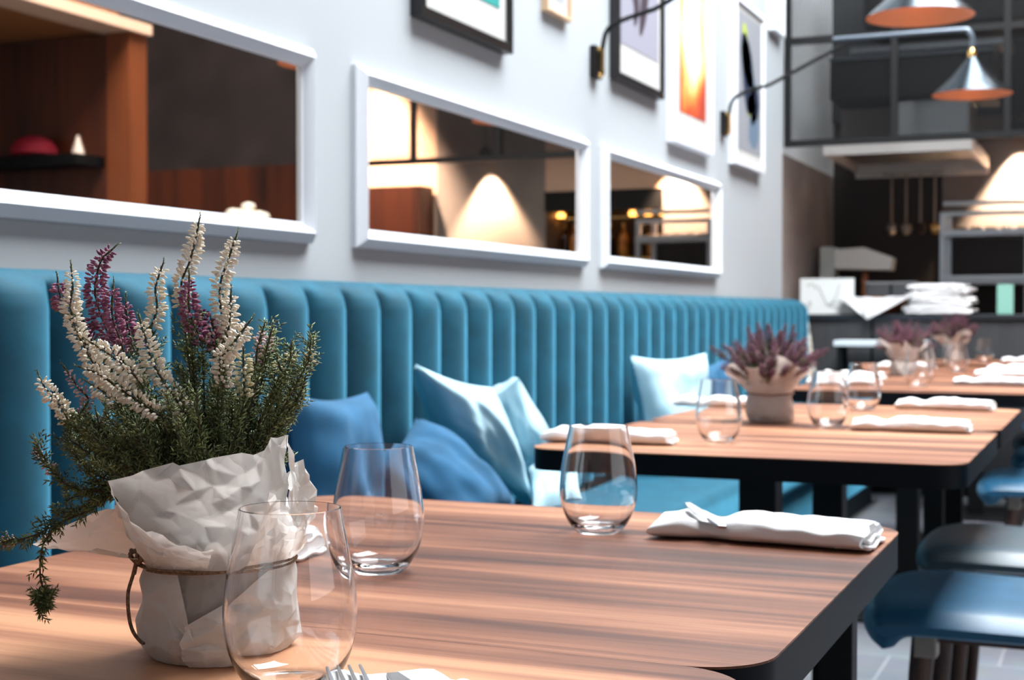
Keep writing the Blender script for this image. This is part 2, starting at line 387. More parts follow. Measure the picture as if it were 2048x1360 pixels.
# ------------------------------------------------------------------ pictures
def picture(name, lab, y0, y1, z0, z1, fm, fwid, dep, art=None, extra=None, matw=.07, matb=.1, group='framed pictures on the white wall'):
    t = thing(name, lab, 'picture', (WX, y0, z0), 0, group)
    w, h = y1-y0, z1-z0
    moulding(0, w, 0, h, [(0, 0), (0, dep-.002), (.002, dep), (fwid-.002, dep), (fwid, dep-.002), (fwid, dep-.014)], 0).build('frame', fm, t)
    MB().box(.002, fwid-.002, fwid-.002, dep-.012, w-fwid+.002, h-fwid+.002).build('mount_board', M['mat_board'], t)
    if art:
        MB().box(dep-.012, fwid+matw, fwid+matb, dep-.0105, w-fwid-matw, h-fwid-.03).build('print', art, t)
    if extra: extra(t, w, h, dep)
    return t
M['teal_art'] = mat('teal print', (20, 128, 128), .6, c2=(40, 150, 140), nscale=8)
picture('framed_picture', 'large black framed picture with teal print above the gap between mirrors', 3.237, 3.83, 1.748, 2.50, mat('black frame lacquer', (16, 15, 16), .35), .028, .034, M['teal_art'], matw=.05, matb=.09)
picture('framed_picture', 'small pale oak framed picture between the two black framed ones', 4.13, 4.342, 1.936, 2.22, M['oak'], .012, .024, mat('pale sketch print', (190, 192, 198), .8, c2=(150, 152, 160), nscale=30), matw=.03, matb=.04)
def strokes(pl, m, nm):
    def f(t, w, h, dep):
        for pts, r in pl:
            MB().tube([(dep-.010, a*w, b*h) for a, b in pts], [r*x for x in np.sin(np.linspace(.35, PI-.25, len(pts)))], 6).build(nm, m, t).scale = (1, 1, 1)
    return f
def flat_strokes(groups):
    def f(t, w, h, dep):
        for m, pl in groups:
            for pts, r in pl:
                mb = MB()
                pts = [Vector((0, a*w, b*h)) for a, b in pts]; pts = smooth_path(pts, 6)
                n = len(pts); L = []; R = []
                for i, p in enumerate(pts):
                    tt = (pts[min(i+1, n-1)]-pts[max(i-1, 0)]).normalized(); nn = Vector((0, -tt.z, tt.y))
                    rr = r*math.sin(.3+(PI-.5)*i/(n-1))
                    L.append((dep-.0100, p.y+nn.y*rr, p.z+nn.z*rr)); R.append((dep-.0100, p.y-nn.y*rr, p.z-nn.z*rr))
                mb.grid([L, R])
                mb.build('brush_stroke', m, t)
    return f
picture('framed_picture', 'black framed picture of dark brush marks on lilac grey, beside a wall lamp', 4.776, 5.336, 1.822, 2.62, mat('black frame stain', (22, 20, 22), .4), .026, .034,
        mat('lilac grey print', (138, 137, 150), .8), flat_strokes([(mat('ink', (52, 36, 48), .7), [([(.36, .85), (.34, .52), (.42, .38), (.38, .28)], .04), ([(.62, .85), (.60, .46), (.50, .25)], .045), ([(.22, .62), (.45, .46), (.66, .50)], .03)])]), matw=.03, matb=.11)
picture('framed_picture', 'white framed picture with a fiery orange and yellow print', 5.472, 6.062, 1.676, 2.62, M['frame_white'], .03, .036,
        None, matb=.1)
def orange():
    m, nt, b, out = new_mat('orange abstract print'); N = nt.nodes.new; L = nt.links.new
    tc = N('ShaderNodeTexCoord'); mp = N('ShaderNodeMapping'); mp.inputs['Scale'].default_value = (1, 1, .45); L(tc.outputs['Object'], mp.inputs[0])
    n = N('ShaderNodeTexNoise'); n.inputs['Scale'].default_value = 9; n.inputs['Detail'].default_value = 5; L(mp.outputs[0], n.inputs[0])
    sp = N('ShaderNodeSeparateXYZ'); L(tc.outputs['Object'], sp.inputs[0])
    a = N('ShaderNodeMath'); a.operation = 'SUBTRACT'; a.inputs[1].default_value = .27; L(sp.outputs[1], a.inputs[0])
    ab = N('ShaderNodeMath'); ab.operation = 'ABSOLUTE'; L(a.outputs[0], ab.inputs[0])
    z = N('ShaderNodeMapRange'); z.inputs['From Min'].default_value = .13; z.inputs['From Max'].default_value = .42; z.inputs['To Min'].default_value = -.28; z.inputs['To Max'].default_value = .22; L(sp.outputs[2], z.inputs[0])
    s = N('ShaderNodeMath'); s.operation = 'MULTIPLY_ADD'; s.inputs[1].default_value = -1.9; L(ab.outputs[0], s.inputs[0]); L(n.outputs[0], s.inputs[2])
    s2 = N('ShaderNodeMath'); s2.operation = 'ADD'; L(s.outputs[0], s2.inputs[0]); L(z.outputs[0], s2.inputs[1])
    r = N('ShaderNodeValToRGB'); e = r.color_ramp.elements
    e[0].position = .02; e[0].color = lin((168, 60, 40)); e[1].position = .56; e[1].color = lin((250, 240, 215))
    for p, c in ((.14, (214, 84, 44)), (.26, (236, 140, 66)), (.40, (250, 205, 130))): x = e.new(p); x.color = lin(c)
    L(s2.outputs[0], r.inputs[0]); L(r.outputs[0], b.inputs['Base Color']); return m
op = [o for o in bpy.data.objects if o.get('label', '').startswith('white framed picture with a fiery')][0]
MB().box(.024, .10, .135, .0255, .49, .90).build('print', orange(), op)
picture('framed_picture', 'white framed picture of a dark blue figure with lime accents', 6.453, 7.04, 1.684, 2.47, M['frame_white'], .03, .036,
        mat('cool grey print', (132, 134, 140), .8), flat_strokes([
            (mat('navy paint', (24, 40, 66), .7), [([(.30, .80), (.34, .72), (.44, .60), (.50, .46), (.62, .38), (.60, .28)], .105), ([(.26, .74), (.4, .66), (.5, .5)], .09), ([(.62, .5), (.72, .42), (.6, .34)], .08)]),
            (mat('slate blue paint', (92, 112, 132), .7), [([(.58, .34), (.66, .24), (.70, .14)], .11), ([(.5, .6), (.62, .5), (.6, .4)], .05)]),
            (mat('lime paint', (170, 186, 40), .7), [([(.30, .86), (.36, .78), (.38, .70)], .04), ([(.46, .44), (.52, .38), (.56, .34)], .06)])]), matw=.02, matb=.05)
picture('framed_picture', 'small white framed picture at the far end of the wall', 7.237, 7.50, 2.442, 2.85, M['frame_white'], .02, .035, mat('pale blue print', (196, 208, 222), .8), matw=.03, matb=.04)

# ------------------------------------------------------------------ wall lamps on long arms
def shade_profile():
    out = [(.167, 0), (.150, .018), (.118, .046), (.080, .084), (.048, .122), (.026, .150), (.020, .158)]
    return out
def arm_lamp(y, lab):
    t = thing('wall_lamp', lab, 'lamp', (WX, y, 1.85), 0, 'swing arm lamps over the tables')
    MB().box(0, -.035, -.055, .022, .035, .055).build('wall_plate', M['blackmetal'], t, bevel=.003)
    MB().tube([(.022, .0, -.045), (.034, 0, -.045), (.034, 0, .045), (.022, 0, .045)], .008, 8).build('pivot', M['brass'], t, smooth=40)
    pth = smooth_path([(.034, 0, .045), (.050, 0, .105), (.10, 0, .135), (.22, 0, .165)], 6) + [Vector((.56, 0, .325))]
    MB().tube(pth, .0085, 8).build('strut', M['blackmetal'], t, smooth=40)
    pth = [Vector((.50, 0, .345))] + smooth_path([(.54, 0, .345), (1.02, 0, .345), (1.065, 0, .338), (1.085, 0, .31), (1.085, 0, .262)], 6)
    MB().tube(pth, .012, 10).build('arm', mat('grey steel arm', (96, 104, 114), .35, metal=.6), t, smooth=40)
    sh = MB().lathe(shade_profile(), n=64, cap0=False).build('lamp_shade', M['steel_spun'], t, smooth=40, loc=(1.085, 0, .068))
    MB().lathe([(r-.0025, z+.001) for r, z in shade_profile()], n=64, cap0=False).build('shade_lining', M['copper'], sh, smooth=40)
    MB().lathe([(.019, .158), (.019, .178), (.014, .190), (.009, .20)], n=24).build('cap', M['brass'], sh, smooth=40)
    b = MB().lathe([(.006, .135), (.012, .125), (.020, .108), (.024, .09), (.020, .072), (.010, .062), (.002, .059)], n=20).build('bulb', M['bulb'], sh, smooth=60)
    l = bpy.data.lights.new('pendant light', 'SPOT'); l.energy = 26; l.color = (1, .90, .78); l.spot_size = math.radians(120); l.spot_blend = .5; l.shadow_soft_size = .03
    lo = bpy.data.objects.new('pendant_beam', l); COL.objects.link(lo); lo.parent = t; lo.location = (1.085, 0, .115)
    return t
arm_lamp(4.606, 'nearer conical metal lamp with copper lining on a black arm, cut by the top edge')
arm_lamp(6.33, 'farther conical metal lamp with copper lining and brass cap on a grey arm')

# ------------------------------------------------------------------ banquette
Y0S, Y1S = .35, 7.62
sofa = thing('banquette_sofa', 'long teal velvet banquette with channelled back along the wall', 'sofa', (WX, Y0S, 0))
L = Y1S-Y0S; pitch = .1545
XB = .085                                       # seam plane in front of the wall
rows = []
ncol = 12; phase = (1.785-Y0S) % pitch
ys = []
y = phase-pitch
while y < L:
    for i in range(ncol):
        yy = y+pitch*i/ncol
        if 0 <= yy <= L: ys.append((yy, i/ncol))
    y += pitch
ys = [(0, 0)]+ys+[(L, 0)]
prof = [(.47, 0.0), (.60, 0), (.80, 0), (.95, 0), (1.000, .0), (1.022, -.004), (1.036, -.012), (1.047, -.024), (1.056, -.040), (1.062, -.058), (1.065, -.080)]
for z, dx in prof:
    row = []
    for yy, fr in ys:
        c_ = abs(math.sin(PI*fr))
        bulge = .058*c_**.5
        top = max(0, min(1, (z-1.02)/.03))
        bulge = bulge*(1-top)+.046*top*(.82+.18*c_**.5)
        row.append((XB+bulge+dx, yy, z))
    rows.append(row)
mb = MB().grid(rows)
# end cap at the far end
for yy, s_ in ((L, 1), (0, -1)):
    pts = [(XB+.046+dx if z > 1.0 else XB+.03, yy, z) for z, dx in prof]+[(.005, yy, 1.066), (.005, yy, .47)]
    mb.add(pts, [tuple(range(len(pts)))])
mb.build('backrest', M['velvet'], sofa, smooth=70)
def cushion_block(x0, x1, z0, z1, y0, y1, r=.04):
    sec = rrect(x0, z0, x1, z1, r, 6)
    m_ = MB().prism(sec, y0, y1, 'y'); return m_
yy = 0
seat_len = L/5
for i in range(5):
    cushion_block(XB+.05, .545, .30, .452, yy+.004, yy+seat_len-.004, .045).build('seat_cushion', M['velvet'], sofa, smooth=50, bevel=.012)
    yy += seat_len
MB().box(.03, 0, .13, .525, L, .305).build('base_panel', M['velvet'], sofa, bevel=.01)
MB().box(.03, .02, 0, .478, L-.02, .13).build('plinth', M['velvet_dark'], sofa)
bk = smooth_path([(WX+.03, 7.628, 1.03), (WX+.09, 7.632, 1.035), (WX+.14, 7.634, .97), (WX+.17, 7.638, .85), (WX+.19, 7.64, .72)], 6)

throw = MB()
rws = []
for q in range(9):
    zt = q/8
    rws.append([(WX+.015+(.115+.06*zt)*j/10, 7.632+.02*math.sin(j*1.3+q*.4)*.5+.012, 1.02-.012*(j/10)*6*(1-zt*.4)-zt*.40+.01*math.sin(j)) for j in range(11)])
throw.grid(rws)
single(throw, 'draped_blanket', M['cream_print'], 'cream patterned blanket hanging at the far end of the teal banquette', 'blanket', smooth=60, solid=.012)

# ------------------------------------------------------------------ cushions on the banquette
def pillow(name, lab, m, corners, thick, seed, group):
    a, b, c_, d = [Vector(x) for x in corners]       # around the outline
    cen = (a+b+c_+d)/4
    nrm = ((c_-a).cross(d-b)).normalized()
    mb = MB(); n = 26; vs = []; idx = {}
    def pt(s, t, sg):
        u, v = (s+1)/2, (t+1)/2
        p = a*(1-u)*(1-v)+b*u*(1-v)+c_*u*v+d*(1-u)*v
        # edges pulled in between the corners
        pull = .10*((1-s*s)*t*t+(1-t*t)*s*s)
        p = p.lerp(cen, pull)
        h = thick*.5*((1-s**4)*(1-t**4))**.55
        wr = noise.noise(Vector((s*1.6+seed, t*1.6, seed*3)))*.022+noise.noise(Vector((s*4+seed, t*3, seed*5+sg)))*.008
        edge = (1-s**6)*(1-t**6)
        return (p+nrm*(sg*h+wr*edge))-cen
    for sg in (1, -1):
        rows = [[pt(-1+2*i/n, -1+2*j/n, sg) for i in range(n+1)] for j in range(n+1)]
        mb.grid(rows if sg > 0 else [r[::-1] for r in rows])
    # merge the shared rim
    o = mb.build(name, m, None, smooth=80, loc=cen)
    tag(o, lab, 'cushion', group)
    return o
GC = 'cushions on the banquette seat'
pillow('cushion', 'mid blue cushion standing against the sofa back behind the heather', M['linen_blue'],
       (P(575, 785, 2.66), P(735, 784, 2.94), P(742, 1118, 2.86), P(585, 1135, 2.62)), .15, 1.3, GC)
pillow('cushion', 'large pale blue cushion leaning on its corner, peak touching the sofa back', M['linen_pale'],
       (P(830, 728, 3.12), P(985, 775, 3.37), P(1062, 1022, 3.56), P(868, 868, 3.28)), .16, 2.1, GC)
pillow('cushion', 'mid blue cushion slumped in front of the large pale blue one', M['linen_blue'],
       (P(742, 945, 2.96), P(832, 834, 3.12), P(1035, 1015, 3.12), P(930, 1095, 2.9)), .14, 3.7, GC)
pillow('cushion', 'pale blue cushion half hidden behind the large leaning one', M['linen_pale'],
       (P(958, 800, 3.66), P(1036, 755, 3.62), P(1104, 868, 3.78), P(1052, 948, 3.88)), .13, 4.2, GC)
pillow('cushion', 'crumpled pale blue cushion lying flat on the seat beneath the second table', M['linen_pale'],
       (P(1058, 934, 3.66), P(1135, 940, 3.66), P(1152, 1010, 3.38), P(1064, 1024, 3.34)), .08, 5.9, GC)
pillow('cushion', 'pale blue cushion with two raised corners behind the second table', M['linen_pale'],
       (P(1262, 712, 4.72), P(1412, 706, 4.95), P(1398, 925, 4.86), P(1300, 925, 4.72)), .15, 6.4, GC)
pillow('cushion', 'mid blue cushion behind the pale one with raised corners', M['linen_blue'],
       (P(1378, 735, 5.22), P(1462, 708, 5.30), P(1478, 905, 5.28), P(1388, 905, 5.2)), .13, 7.8, GC)

# ------------------------------------------------------------------ tables
TX0, TX1, TZ = -.985, -.222, .75
def make_table():
    t = thing('restaurant_table', 'x', 'table', (0, 0, 0))
    w, d = TX1-TX0, .716
    MB().prism(rrect(0, 0, w, d, .055, 10), -.0018, 0, 'z').build('tabletop', M['wood_top'], t, loc=(TX0, 0, TZ))
    MB().prism(rrect(.0004, .0004, w-.0004, d-.0004, .055, 10), -.040, -.0018, 'z').build('apron', M['black'], t, loc=(TX0, 0, TZ), smooth=30)
    MB().box(-.672, d/2-.034, .014, -.600, d/2+.034, TZ-.052).build('pedestal', M['blackmetal'], t, bevel=.003)
    MB().box(-.86, d/2-.24, 0, -.40, d/2+.24, .014).build('base_plate', M['blackmetal'], t, bevel=.003)
    MB().box(-.88, d/2-.25, TZ-.052, -.36, d/2+.25, TZ-.0402).build('mounting_plate', M['blackmetal'], t, bevel=.002)
    return t
tab = make_table()
tlabs = [(.2336, 'wood topped table in the nearest foreground carrying the white heather pot'),
         (.950, 'wood topped table with the folded napkin and knife near its rounded right corner'),
         (2.372, 'second table group front table, black edged, with a napkin at each side'),
         (3.094, 'black edged table carrying the purple heather in beige paper'),
         (4.50, 'nearest table of the far row, its black front edge right of the pale wrapped heather'),
         (5.222, 'middle table of the far row, white wrapped heather standing on it'),
         (5.944, 'farthest table of the far row, before the gap'),
         (6.97, 'last table before the kitchen counter')]
for i, (yy, lab) in enumerate(tlabs):
    o = tab if i == 0 else dup(tab)
    o.location = (0, yy, 0); o['label'] = lab; o['group'] = 'wood topped tables along the banquette'
    if i == 1: MB().box(-.307, .655, 0, -.270, .69, TZ-.04).build('leg', M['blackmetal'], o, bevel=.002)

# ------------------------------------------------------------------ glasses
def make_glass():
    outer = [(.0, 0), (.020, 0), (.0245, .0015), (.0305, .008), (.0365, .018), (.0410, .031), (.0432, .046), (.0428, .060), (.0408, .076), (.0378, .092), (.0350, .106), (.0328, .1185)]
    inner = [(.0319, .1188), (.0340, .106), (.0368, .092), (.0398, .076), (.0418, .060), (.0422, .046), (.0399, .031), (.0352, .0195), (.0285, .0112), (.020, .0066), (.010, .0048), (.0, .0044)]
    def fine(p):
        q = smooth_path([(a, 0, b) for a, b in p], 3); return [(max(v.x, .0), v.z) for v in q]
    pr = fine(outer)+fine(inner); pr = [(max(r, .00005), z) for r, z in pr]
    return MB().lathe(pr, n=96, cap0=True, cap1=True)
gl = make_glass().build('stemless_glass', M['glass'], smooth=60)
gspots = [((-.491, .787), 'large stemless glass in front of the wrapped heather, nearest the camera'),
          ((-.641, 1.183), 'stemless glass at the middle of the near tabletop, left of the other'),
          ((-.530, 1.490), 'stemless glass near the far edge of the near tabletop, left of the napkin'),
          ((-.690, 2.615), 'stemless glass left of the purple heather pot'),
          ((-.566, 3.045), 'stemless glass right of the purple heather pot'),
          ((-.585, 3.62), 'stemless glass behind the purple heather, by the far table edge'),
          ((-.60, 4.80), 'stemless glass left of the pale wrapped heather'),
          ((-.645, 5.33), 'stemless glass right of the pale wrapped heather'),
          ((-.60, 6.05), 'stemless glass in front of the farthest heather'),
          ((-.66, 6.45), 'stemless glass left of the farthest heather pot'),
          ((-.60, 7.35), 'stemless glass right of the farthest heather pot'),
          ((-.70, 3.98), None)]
for i, ((x_, y_), lab) in enumerate(gspots):
    if lab is None: continue
    o = gl if i == 0 else gl.copy()
    if i: COL.objects.link(o)
    o.location = (x_, y_, TZ+.0003); o.rotation_euler = (0, 0, i*.7)
    tag(o, lab, 'glass', 'stemless glasses on the tables')

# ------------------------------------------------------------------ rolled napkins
def napkin_mesh(seed, length=.238, width=.085, h=.024):
    r = random.Random(seed); mb = MB(); rows = []; n = 44; m_ = 40
    for i in range(n+1):
        s = i/n; x = s*length
        pinch = math.exp(-((s-.27)/.10)**2)
        w = width*.5*(1-.30*pinch+.08*math.sin(s*5+seed)*.5)
        hh = h*(1-.38*pinch+.16*math.sin(s*PI*.9+.6)); 
        if s < .12: hh *= .72+.28*s/.12
        yo = .004*math.sin(s*4+seed)
        row = []
        for j in range(m_):
            a = 2*PI*j/m_; ca, sa = math.cos(a), math.sin(a)
            px_ = abs(ca)**.62*math.copysign(1, ca); pz = abs(sa)**.75*math.copysign(1, sa)
            z = hh*.5*(1+pz)
            if pz > 0: z += .0022*noise.noise(Vector((s*9, ca*2.5, seed)))*1.5 + .0016*math.sin(ca*7+s*3)
            y = yo+w*px_+.002*noise.noise(Vector((s*6, sa*3, seed+9)))
            row.append((x+(.004*math.sin(a*3+seed) if i in (0, n) else 0), y, max(z, .0)))
        rows.append(row)
    mb.grid([r_ for r_ in rows], close=True)
    mb.add(rows[0], [tuple(range(m_))]); mb.add(rows[-1], [tuple(range(m_))[::-1]])
    return mb
def napkin_folds(seed, length=.238, width=.085, h=.024):
    """stacked cloth layers showing at the open end"""
    mb = MB(); 
    for q in range(3):
        z0 = .003+q*.0068; rows = []
        for i in range(9):
            s = i/8; x = length-.03+s*(.034+.003*math.sin(q*2+seed))
            rows.append([(x, (-.5+j/12)*(width*.94-.006*q)+.002*math.sin(q), z0+.0016*math.sin(j*.9+q*1.7+seed)+.002*math.sin(s*3)) for j in range(13)])
        mb.grid(rows)
    return mb
def knife_mesh():
    return MB().prism([(0, -.004), (.012, -.0065), (.055, -.009), (.08, -.008), (.08, .006), (.0, .004)], 0, .0016, 'z')
def fork_mesh():
    mb = MB()
    for k in range(4):
        yy = -.0105+.007*k
        mb.prism([(.0, yy-.0008), (.045, yy-.0016), (.045, yy+.0016), (.0, yy+.0008)], .001, .0028, 'z')
    mb.prism([(.045, -.0121), (.058, -.0121), (.068, -.008), (.082, -.003), (.16, -.0035), (.16, .0035), (.082, .003), (.068, .008), (.058, .0121), (.045, .0121)], .001, .003, 'z')
    return mb
protos = []
def napkin(lab, loc, rz, seed, fresh=True, src=None, length=.238, width=.085, h=.024):
    if src is None:
        t = thing('rolled_napkin', lab, 'napkin', loc, rz, 'rolled white napkins on the tables')
        napkin_mesh(seed, length, width, h).build('cloth', M['napkin'], t, smooth=60)
        napkin_folds(seed, length, width, h).build('folded_edge', M['napkin'], t, smooth=60, solid=.0035)
        return t
    return dup(src, loc, rz, lab)
z0 = TZ+.0006
nA = napkin('rolled white napkin with a knife tip showing, right side of the near table', (-.463, 1.512, z0), -.02, 1.0, width=.092, h=.024, length=.229)
kn = thing('table_knife', 'steel knife blade poking out of the rolled napkin on the near table', 'knife', (0, 0, 0))
MB().prism([(0, -.003), (.01, -.0065), (.03, -.009), (.05, -.009), (.05, .006), (.0, .004)], 0, .0016, 'z').build('blade', M['steel'], kn, bevel=.0005)
MB().prism([(.05, -.005), (.075, -.006), (.078, .003), (.05, .004)], -.001, .003, 'z').build('handle', M['steel'], kn, bevel=.001)
kn.location = P(1374, 1036, 1.57); kn.location.z = TZ+.034; kn.rotation_euler = (0, .22, -.75)
nB = napkin('rolled white napkin on the sofa side front corner of the second table', (-.999, 2.52, z0), .12, 2.0)
napkin('rolled white napkin behind the wrapped heather on the near table', (-1.0+.02, 1.225, z0), .0, 3.0, src=nB)
napkin('rolled white napkin on the right of the table with purple heather glass', (-.507, 3.025, z0), .03, 4.0, src=nA)
napkin('rolled white napkin behind the glass left of the purple heather', (-1.085+.02, 3.60, z0), .12, 5.0, src=nB)
napkin('rolled white napkin near the right edge, just before the gap', (-.515, 3.74, z0), -.05, 6.0, src=nA)
napkin('rolled white napkin on the sofa side of the first far row table', (-1.0+.03, 4.86, z0), .1, 6.0, src=nB)
napkin('rolled white napkin on the right of the first far row table', (-.51, 5.05, z0), .02, 6.0, src=nA)
napkin('rolled white napkin on the sofa side of the middle far row table', (-1.03, 5.36, z0), -.1, 6.0, src=nB)
napkin('rolled white napkin on the right of the middle far row table', (-.50, 5.72, z0), .0, 6.0, src=nA)
napkin('rolled white napkin on the right edge of the farthest far row table', (-.50, 6.28, z0), .0, 6.0, src=nB)
napkin('rolled white napkin on the last table by the counter', (-.52, 7.38, z0), .0, 6.0, src=nA)
napkin('rolled white napkin on the sofa side of the farthest far row table', (-1.0+.03, 6.42, z0), .0, 6.0, src=nB)
nF = napkin('white napkin with fork tines on it at the bottom edge of the photograph', (-.424, .804, z0), -1.25, 7.0, width=.090, h=.018, length=.20)
fk = single(fork_mesh(), 'fork', M['steel'], 'steel fork lying on the foreground napkin, only its tines in view', 'fork', bevel=.0004)
fk.location = (-.449, .782, TZ+.0195); fk.rotation_euler = (0, .0, -.95)
kb = single(knife_mesh(), 'knife', M['steel'], 'steel knife blade beside the fork on the foreground napkin', 'knife', bevel=.0004)
kb.location = (-.414, .782, TZ+.0195); kb.rotation_euler = (0, .0, -.75)

# ------------------------------------------------------------------ heather
def spindles(base, dirs, length, width, prof, sides=4):
    """many small tapered bodies: arrays base (N,3), dirs (N,3), length (N), width (N)"""
    N_ = len(base)
    d = dirs/np.linalg.norm(dirs, axis=1, keepdims=True)
    ref = np.where(np.abs(d[:, 2:3]) < .9, np.array([[0, 0, 1.]]), np.array([[1., 0, 0]]))
    u = np.cross(d, ref); u /= np.linalg.norm(u, axis=1, keepdims=True); v = np.cross(d, u)
    rings = []
    for t, w in prof:
        if w == 0: rings.append((base+d*(length*t)[:, None])[:, None, :])
        else:
            a = np.arange(sides)*2*PI/sides
            rings.append((base+d*(length*t)[:, None])[:, None, :]+(u[:, None, :]*np.cos(a)[None, :, None]+v[:, None, :]*np.sin(a)[None, :, None])*(width*w)[:, None, None])
    V = np.concatenate(rings, axis=1); per = V.shape[1]
    f = []; off = 0; cnt = [r.shape[1] for r in rings]
    for i in range(len(rings)-1):
        a_, b_ = cnt[i], cnt[i+1]
        if a_ == 1 and b_ > 1:
            for k in range(b_): f.append((off, off+1+(k+1) % b_, off+1+k, -1))
        elif a_ > 1 and b_ > 1:
            for k in range(a_): q = (k+1) % a_; f.append((off+k, off+q, off+a_+q, off+a_+k))
        elif a_ > 1 and b_ == 1:
            for k in range(a_): f.append((off+k, off+(k+1) % a_, off+a_, -1))
        off += a_
    return V.reshape(-1, 3), f, per, N_
def np_mesh(parts, name, m, parent, extra=None):
    vs = []; fs = []
    for V, f, per, N_ in parts:
        b = len(vs); vs.extend(map(tuple, V))
        for i in range(N_):
            o_ = b+i*per
            for q in f:
                fs.append((o_+q[0], o_+q[1], o_+q[2]) if q[3] < 0 else (o_+q[0], o_+q[1], o_+q[2], o_+q[3]))
    me = bpy.data.meshes.new(name); 
    if extra:
        b = len(vs); vs += [tuple(x) for x in extra.v]; fs += [tuple(i+b for i in f_) for f_ in extra.f]
    me.from_pydata(vs, [], fs); me.update(); me.materials.append(m)
    o = bpy.data.objects.new(name, me); COL.objects.link(o); o.parent = parent; me.shade_smooth()
    return o
NEEDLE = [(0, 0), (.35, 1), (1, 0)]
BELL = [(0, 0), (.18, .62), (.5, 1), (.82, .72), (1, 0)]
def along(path, step):
    pts = [Vector(p) for p in path]; out = []; acc = 0
    for i in range(len(pts)-1):
        seg = (pts[i+1]-pts[i]); l = seg.length
        if l < 1e-6: continue
        while acc < l:
            out.append((pts[i]+seg*(acc/l), seg.normalized())); acc += step
        acc -= l
    return out
def foliage_on(path, R, step=.0042, shoot=(.006, .013), nl=.0050, npern=9, skip=.0):
    """side shoots with needle leaves around a stem"""
    B = []; D = []; LN = []; shoots = MB()
    pts = along(path, step)
    for p, t in pts:
        if R.random() < skip: continue
        o_ = t.orthogonal().normalized(); b = t.cross(o_)
        a = R.random()*2*PI
        d = (o_*math.cos(a)+b*math.sin(a))*.8+t*.75; d.normalize()
        l = shoot[0]+(shoot[1]-shoot[0])*R.random()
        for k in range(npern):
            s = (k+1)/npern
            q = p+d*(l*s)+Vector((0, 0, .0015*s*s))
            oo = d.orthogonal().normalized(); bb = d.cross(oo); aa = k*2.4+a
            dd = (oo*math.cos(aa)+bb*math.sin(aa))*.75+d*.8
            B.append(q); D.append(dd); LN.append(nl*(.7+.5*R.random()))
        for k in range(3):
            aa = R.random()*2*PI; B.append(p); D.append((o_*math.cos(aa)+b*math.sin(aa))*.7+t*.7); LN.append(nl*1.2)
    return B, D, LN
def bells_on(path, R, per_cm=26, radius=.0052, bl=.0036, droop=.25):
    B = []; D = []; LN = []
    step = .01/per_cm
    pts = along(path, step); n = len(pts)
    for i, (p, t) in enumerate(pts):
        o_ = t.orthogonal().normalized(); b = t.cross(o_)
        a = i*2.399+R.random()*.7; f = i/max(1, n-1)
        rr = radius*(.55+.45*min(1, (1-f)*3.0))*(.75+.5*R.random())
        out = (o_*math.cos(a)+b*math.sin(a))
        B.append(p+out*rr*.45); D.append(out*1.0+t*R.uniform(-.1, .6)+Vector((R.uniform(-.3, .3), R.uniform(-.3, .3), -droop*R.random()))); LN.append(bl*(.75+.45*R.random())*(.7+.3*min(1, (1-f)*4)))
    return B, D, LN
def parr(B, D, LN, wr, prof, sides=4):
    B = np.array([tuple(x) for x in B]); D = np.array([tuple(x) for x in D]); LN = np.array(LN)
    return spindles(B, D, LN, LN*wr, prof, sides)

# --- main pot: coordinates measured against the pot's axis. lateral px (415 = axis), photo row, offset towards the camera
KP = 1.028
POTC = P(437, 1296, KP); POTC.z = TZ
toward = Vector((-fw.x, -fw.y, 0)).normalized()
def H(u, v, d=0.0):                     # local point in the pot's frame
    return P(u, v, KP-d)-POTC
hp = thing('potted_heather', 'wrapped pot of mixed white and purple heather with trailing sprigs, in the foreground', 'potted plant', (POTC.x, POTC.y, TZ+.0008))
R = random.Random(5)
MB().lathe([(.034, .001), (.046, .085), (.049, .086), (.049, .094), (.045, .094), (.044, .080)], n=40, cap1=False).build('pot', M['pot'], hp, smooth=40)
MB().lathe([(.001, .082), (.02, .084), (.0442, .080)], n=40, cap0=False, cap1=False).build('soil', M['soil'], hp)
# inner thin sheet and outer crumpled sheets
def crumple(p, amp, sc, seed):
    v = Vector((p[0]*sc+seed, p[1]*sc-seed, p[2]*sc*1.0+seed*2))
    n1 = 1-2*abs(noise.noise(v*.62)); n2 = 1-2*abs(noise.noise(v*1.5+Vector((5, 3, 1))))
    return (n1*1.0+n2*.4-.9)*amp
def body_radius(z, th):  # bag-like body, nipped in by the twine
    prof_ = [(0, .049), (.006, .0545), (.020, .0565), (.035, .0560), (.05, .0545), (.063, .0515), (.068, .0500), (.075, .052), (.095, .056)]
    for (z0_, r0), (z1_, r1) in zip(prof_, prof_[1:]):
        if z <= z1_: return r0+(r1-r0)*(z-z0_)/(z1_-z0_)
    return prof_[-1][1]
tw = math.atan2(toward.y, toward.x)      # azimuth facing the camera; positive turns to the LEFT of the picture? (rt = tw+90deg)
def cyl(az, r, z):                       # az degrees: 0 = picture right, 90 = towards the camera, 180 = picture left
    a = math.radians(az)
    d = rt*math.cos(a)+toward*math.sin(a)
    return Vector((d.x*r, d.y*r, z))
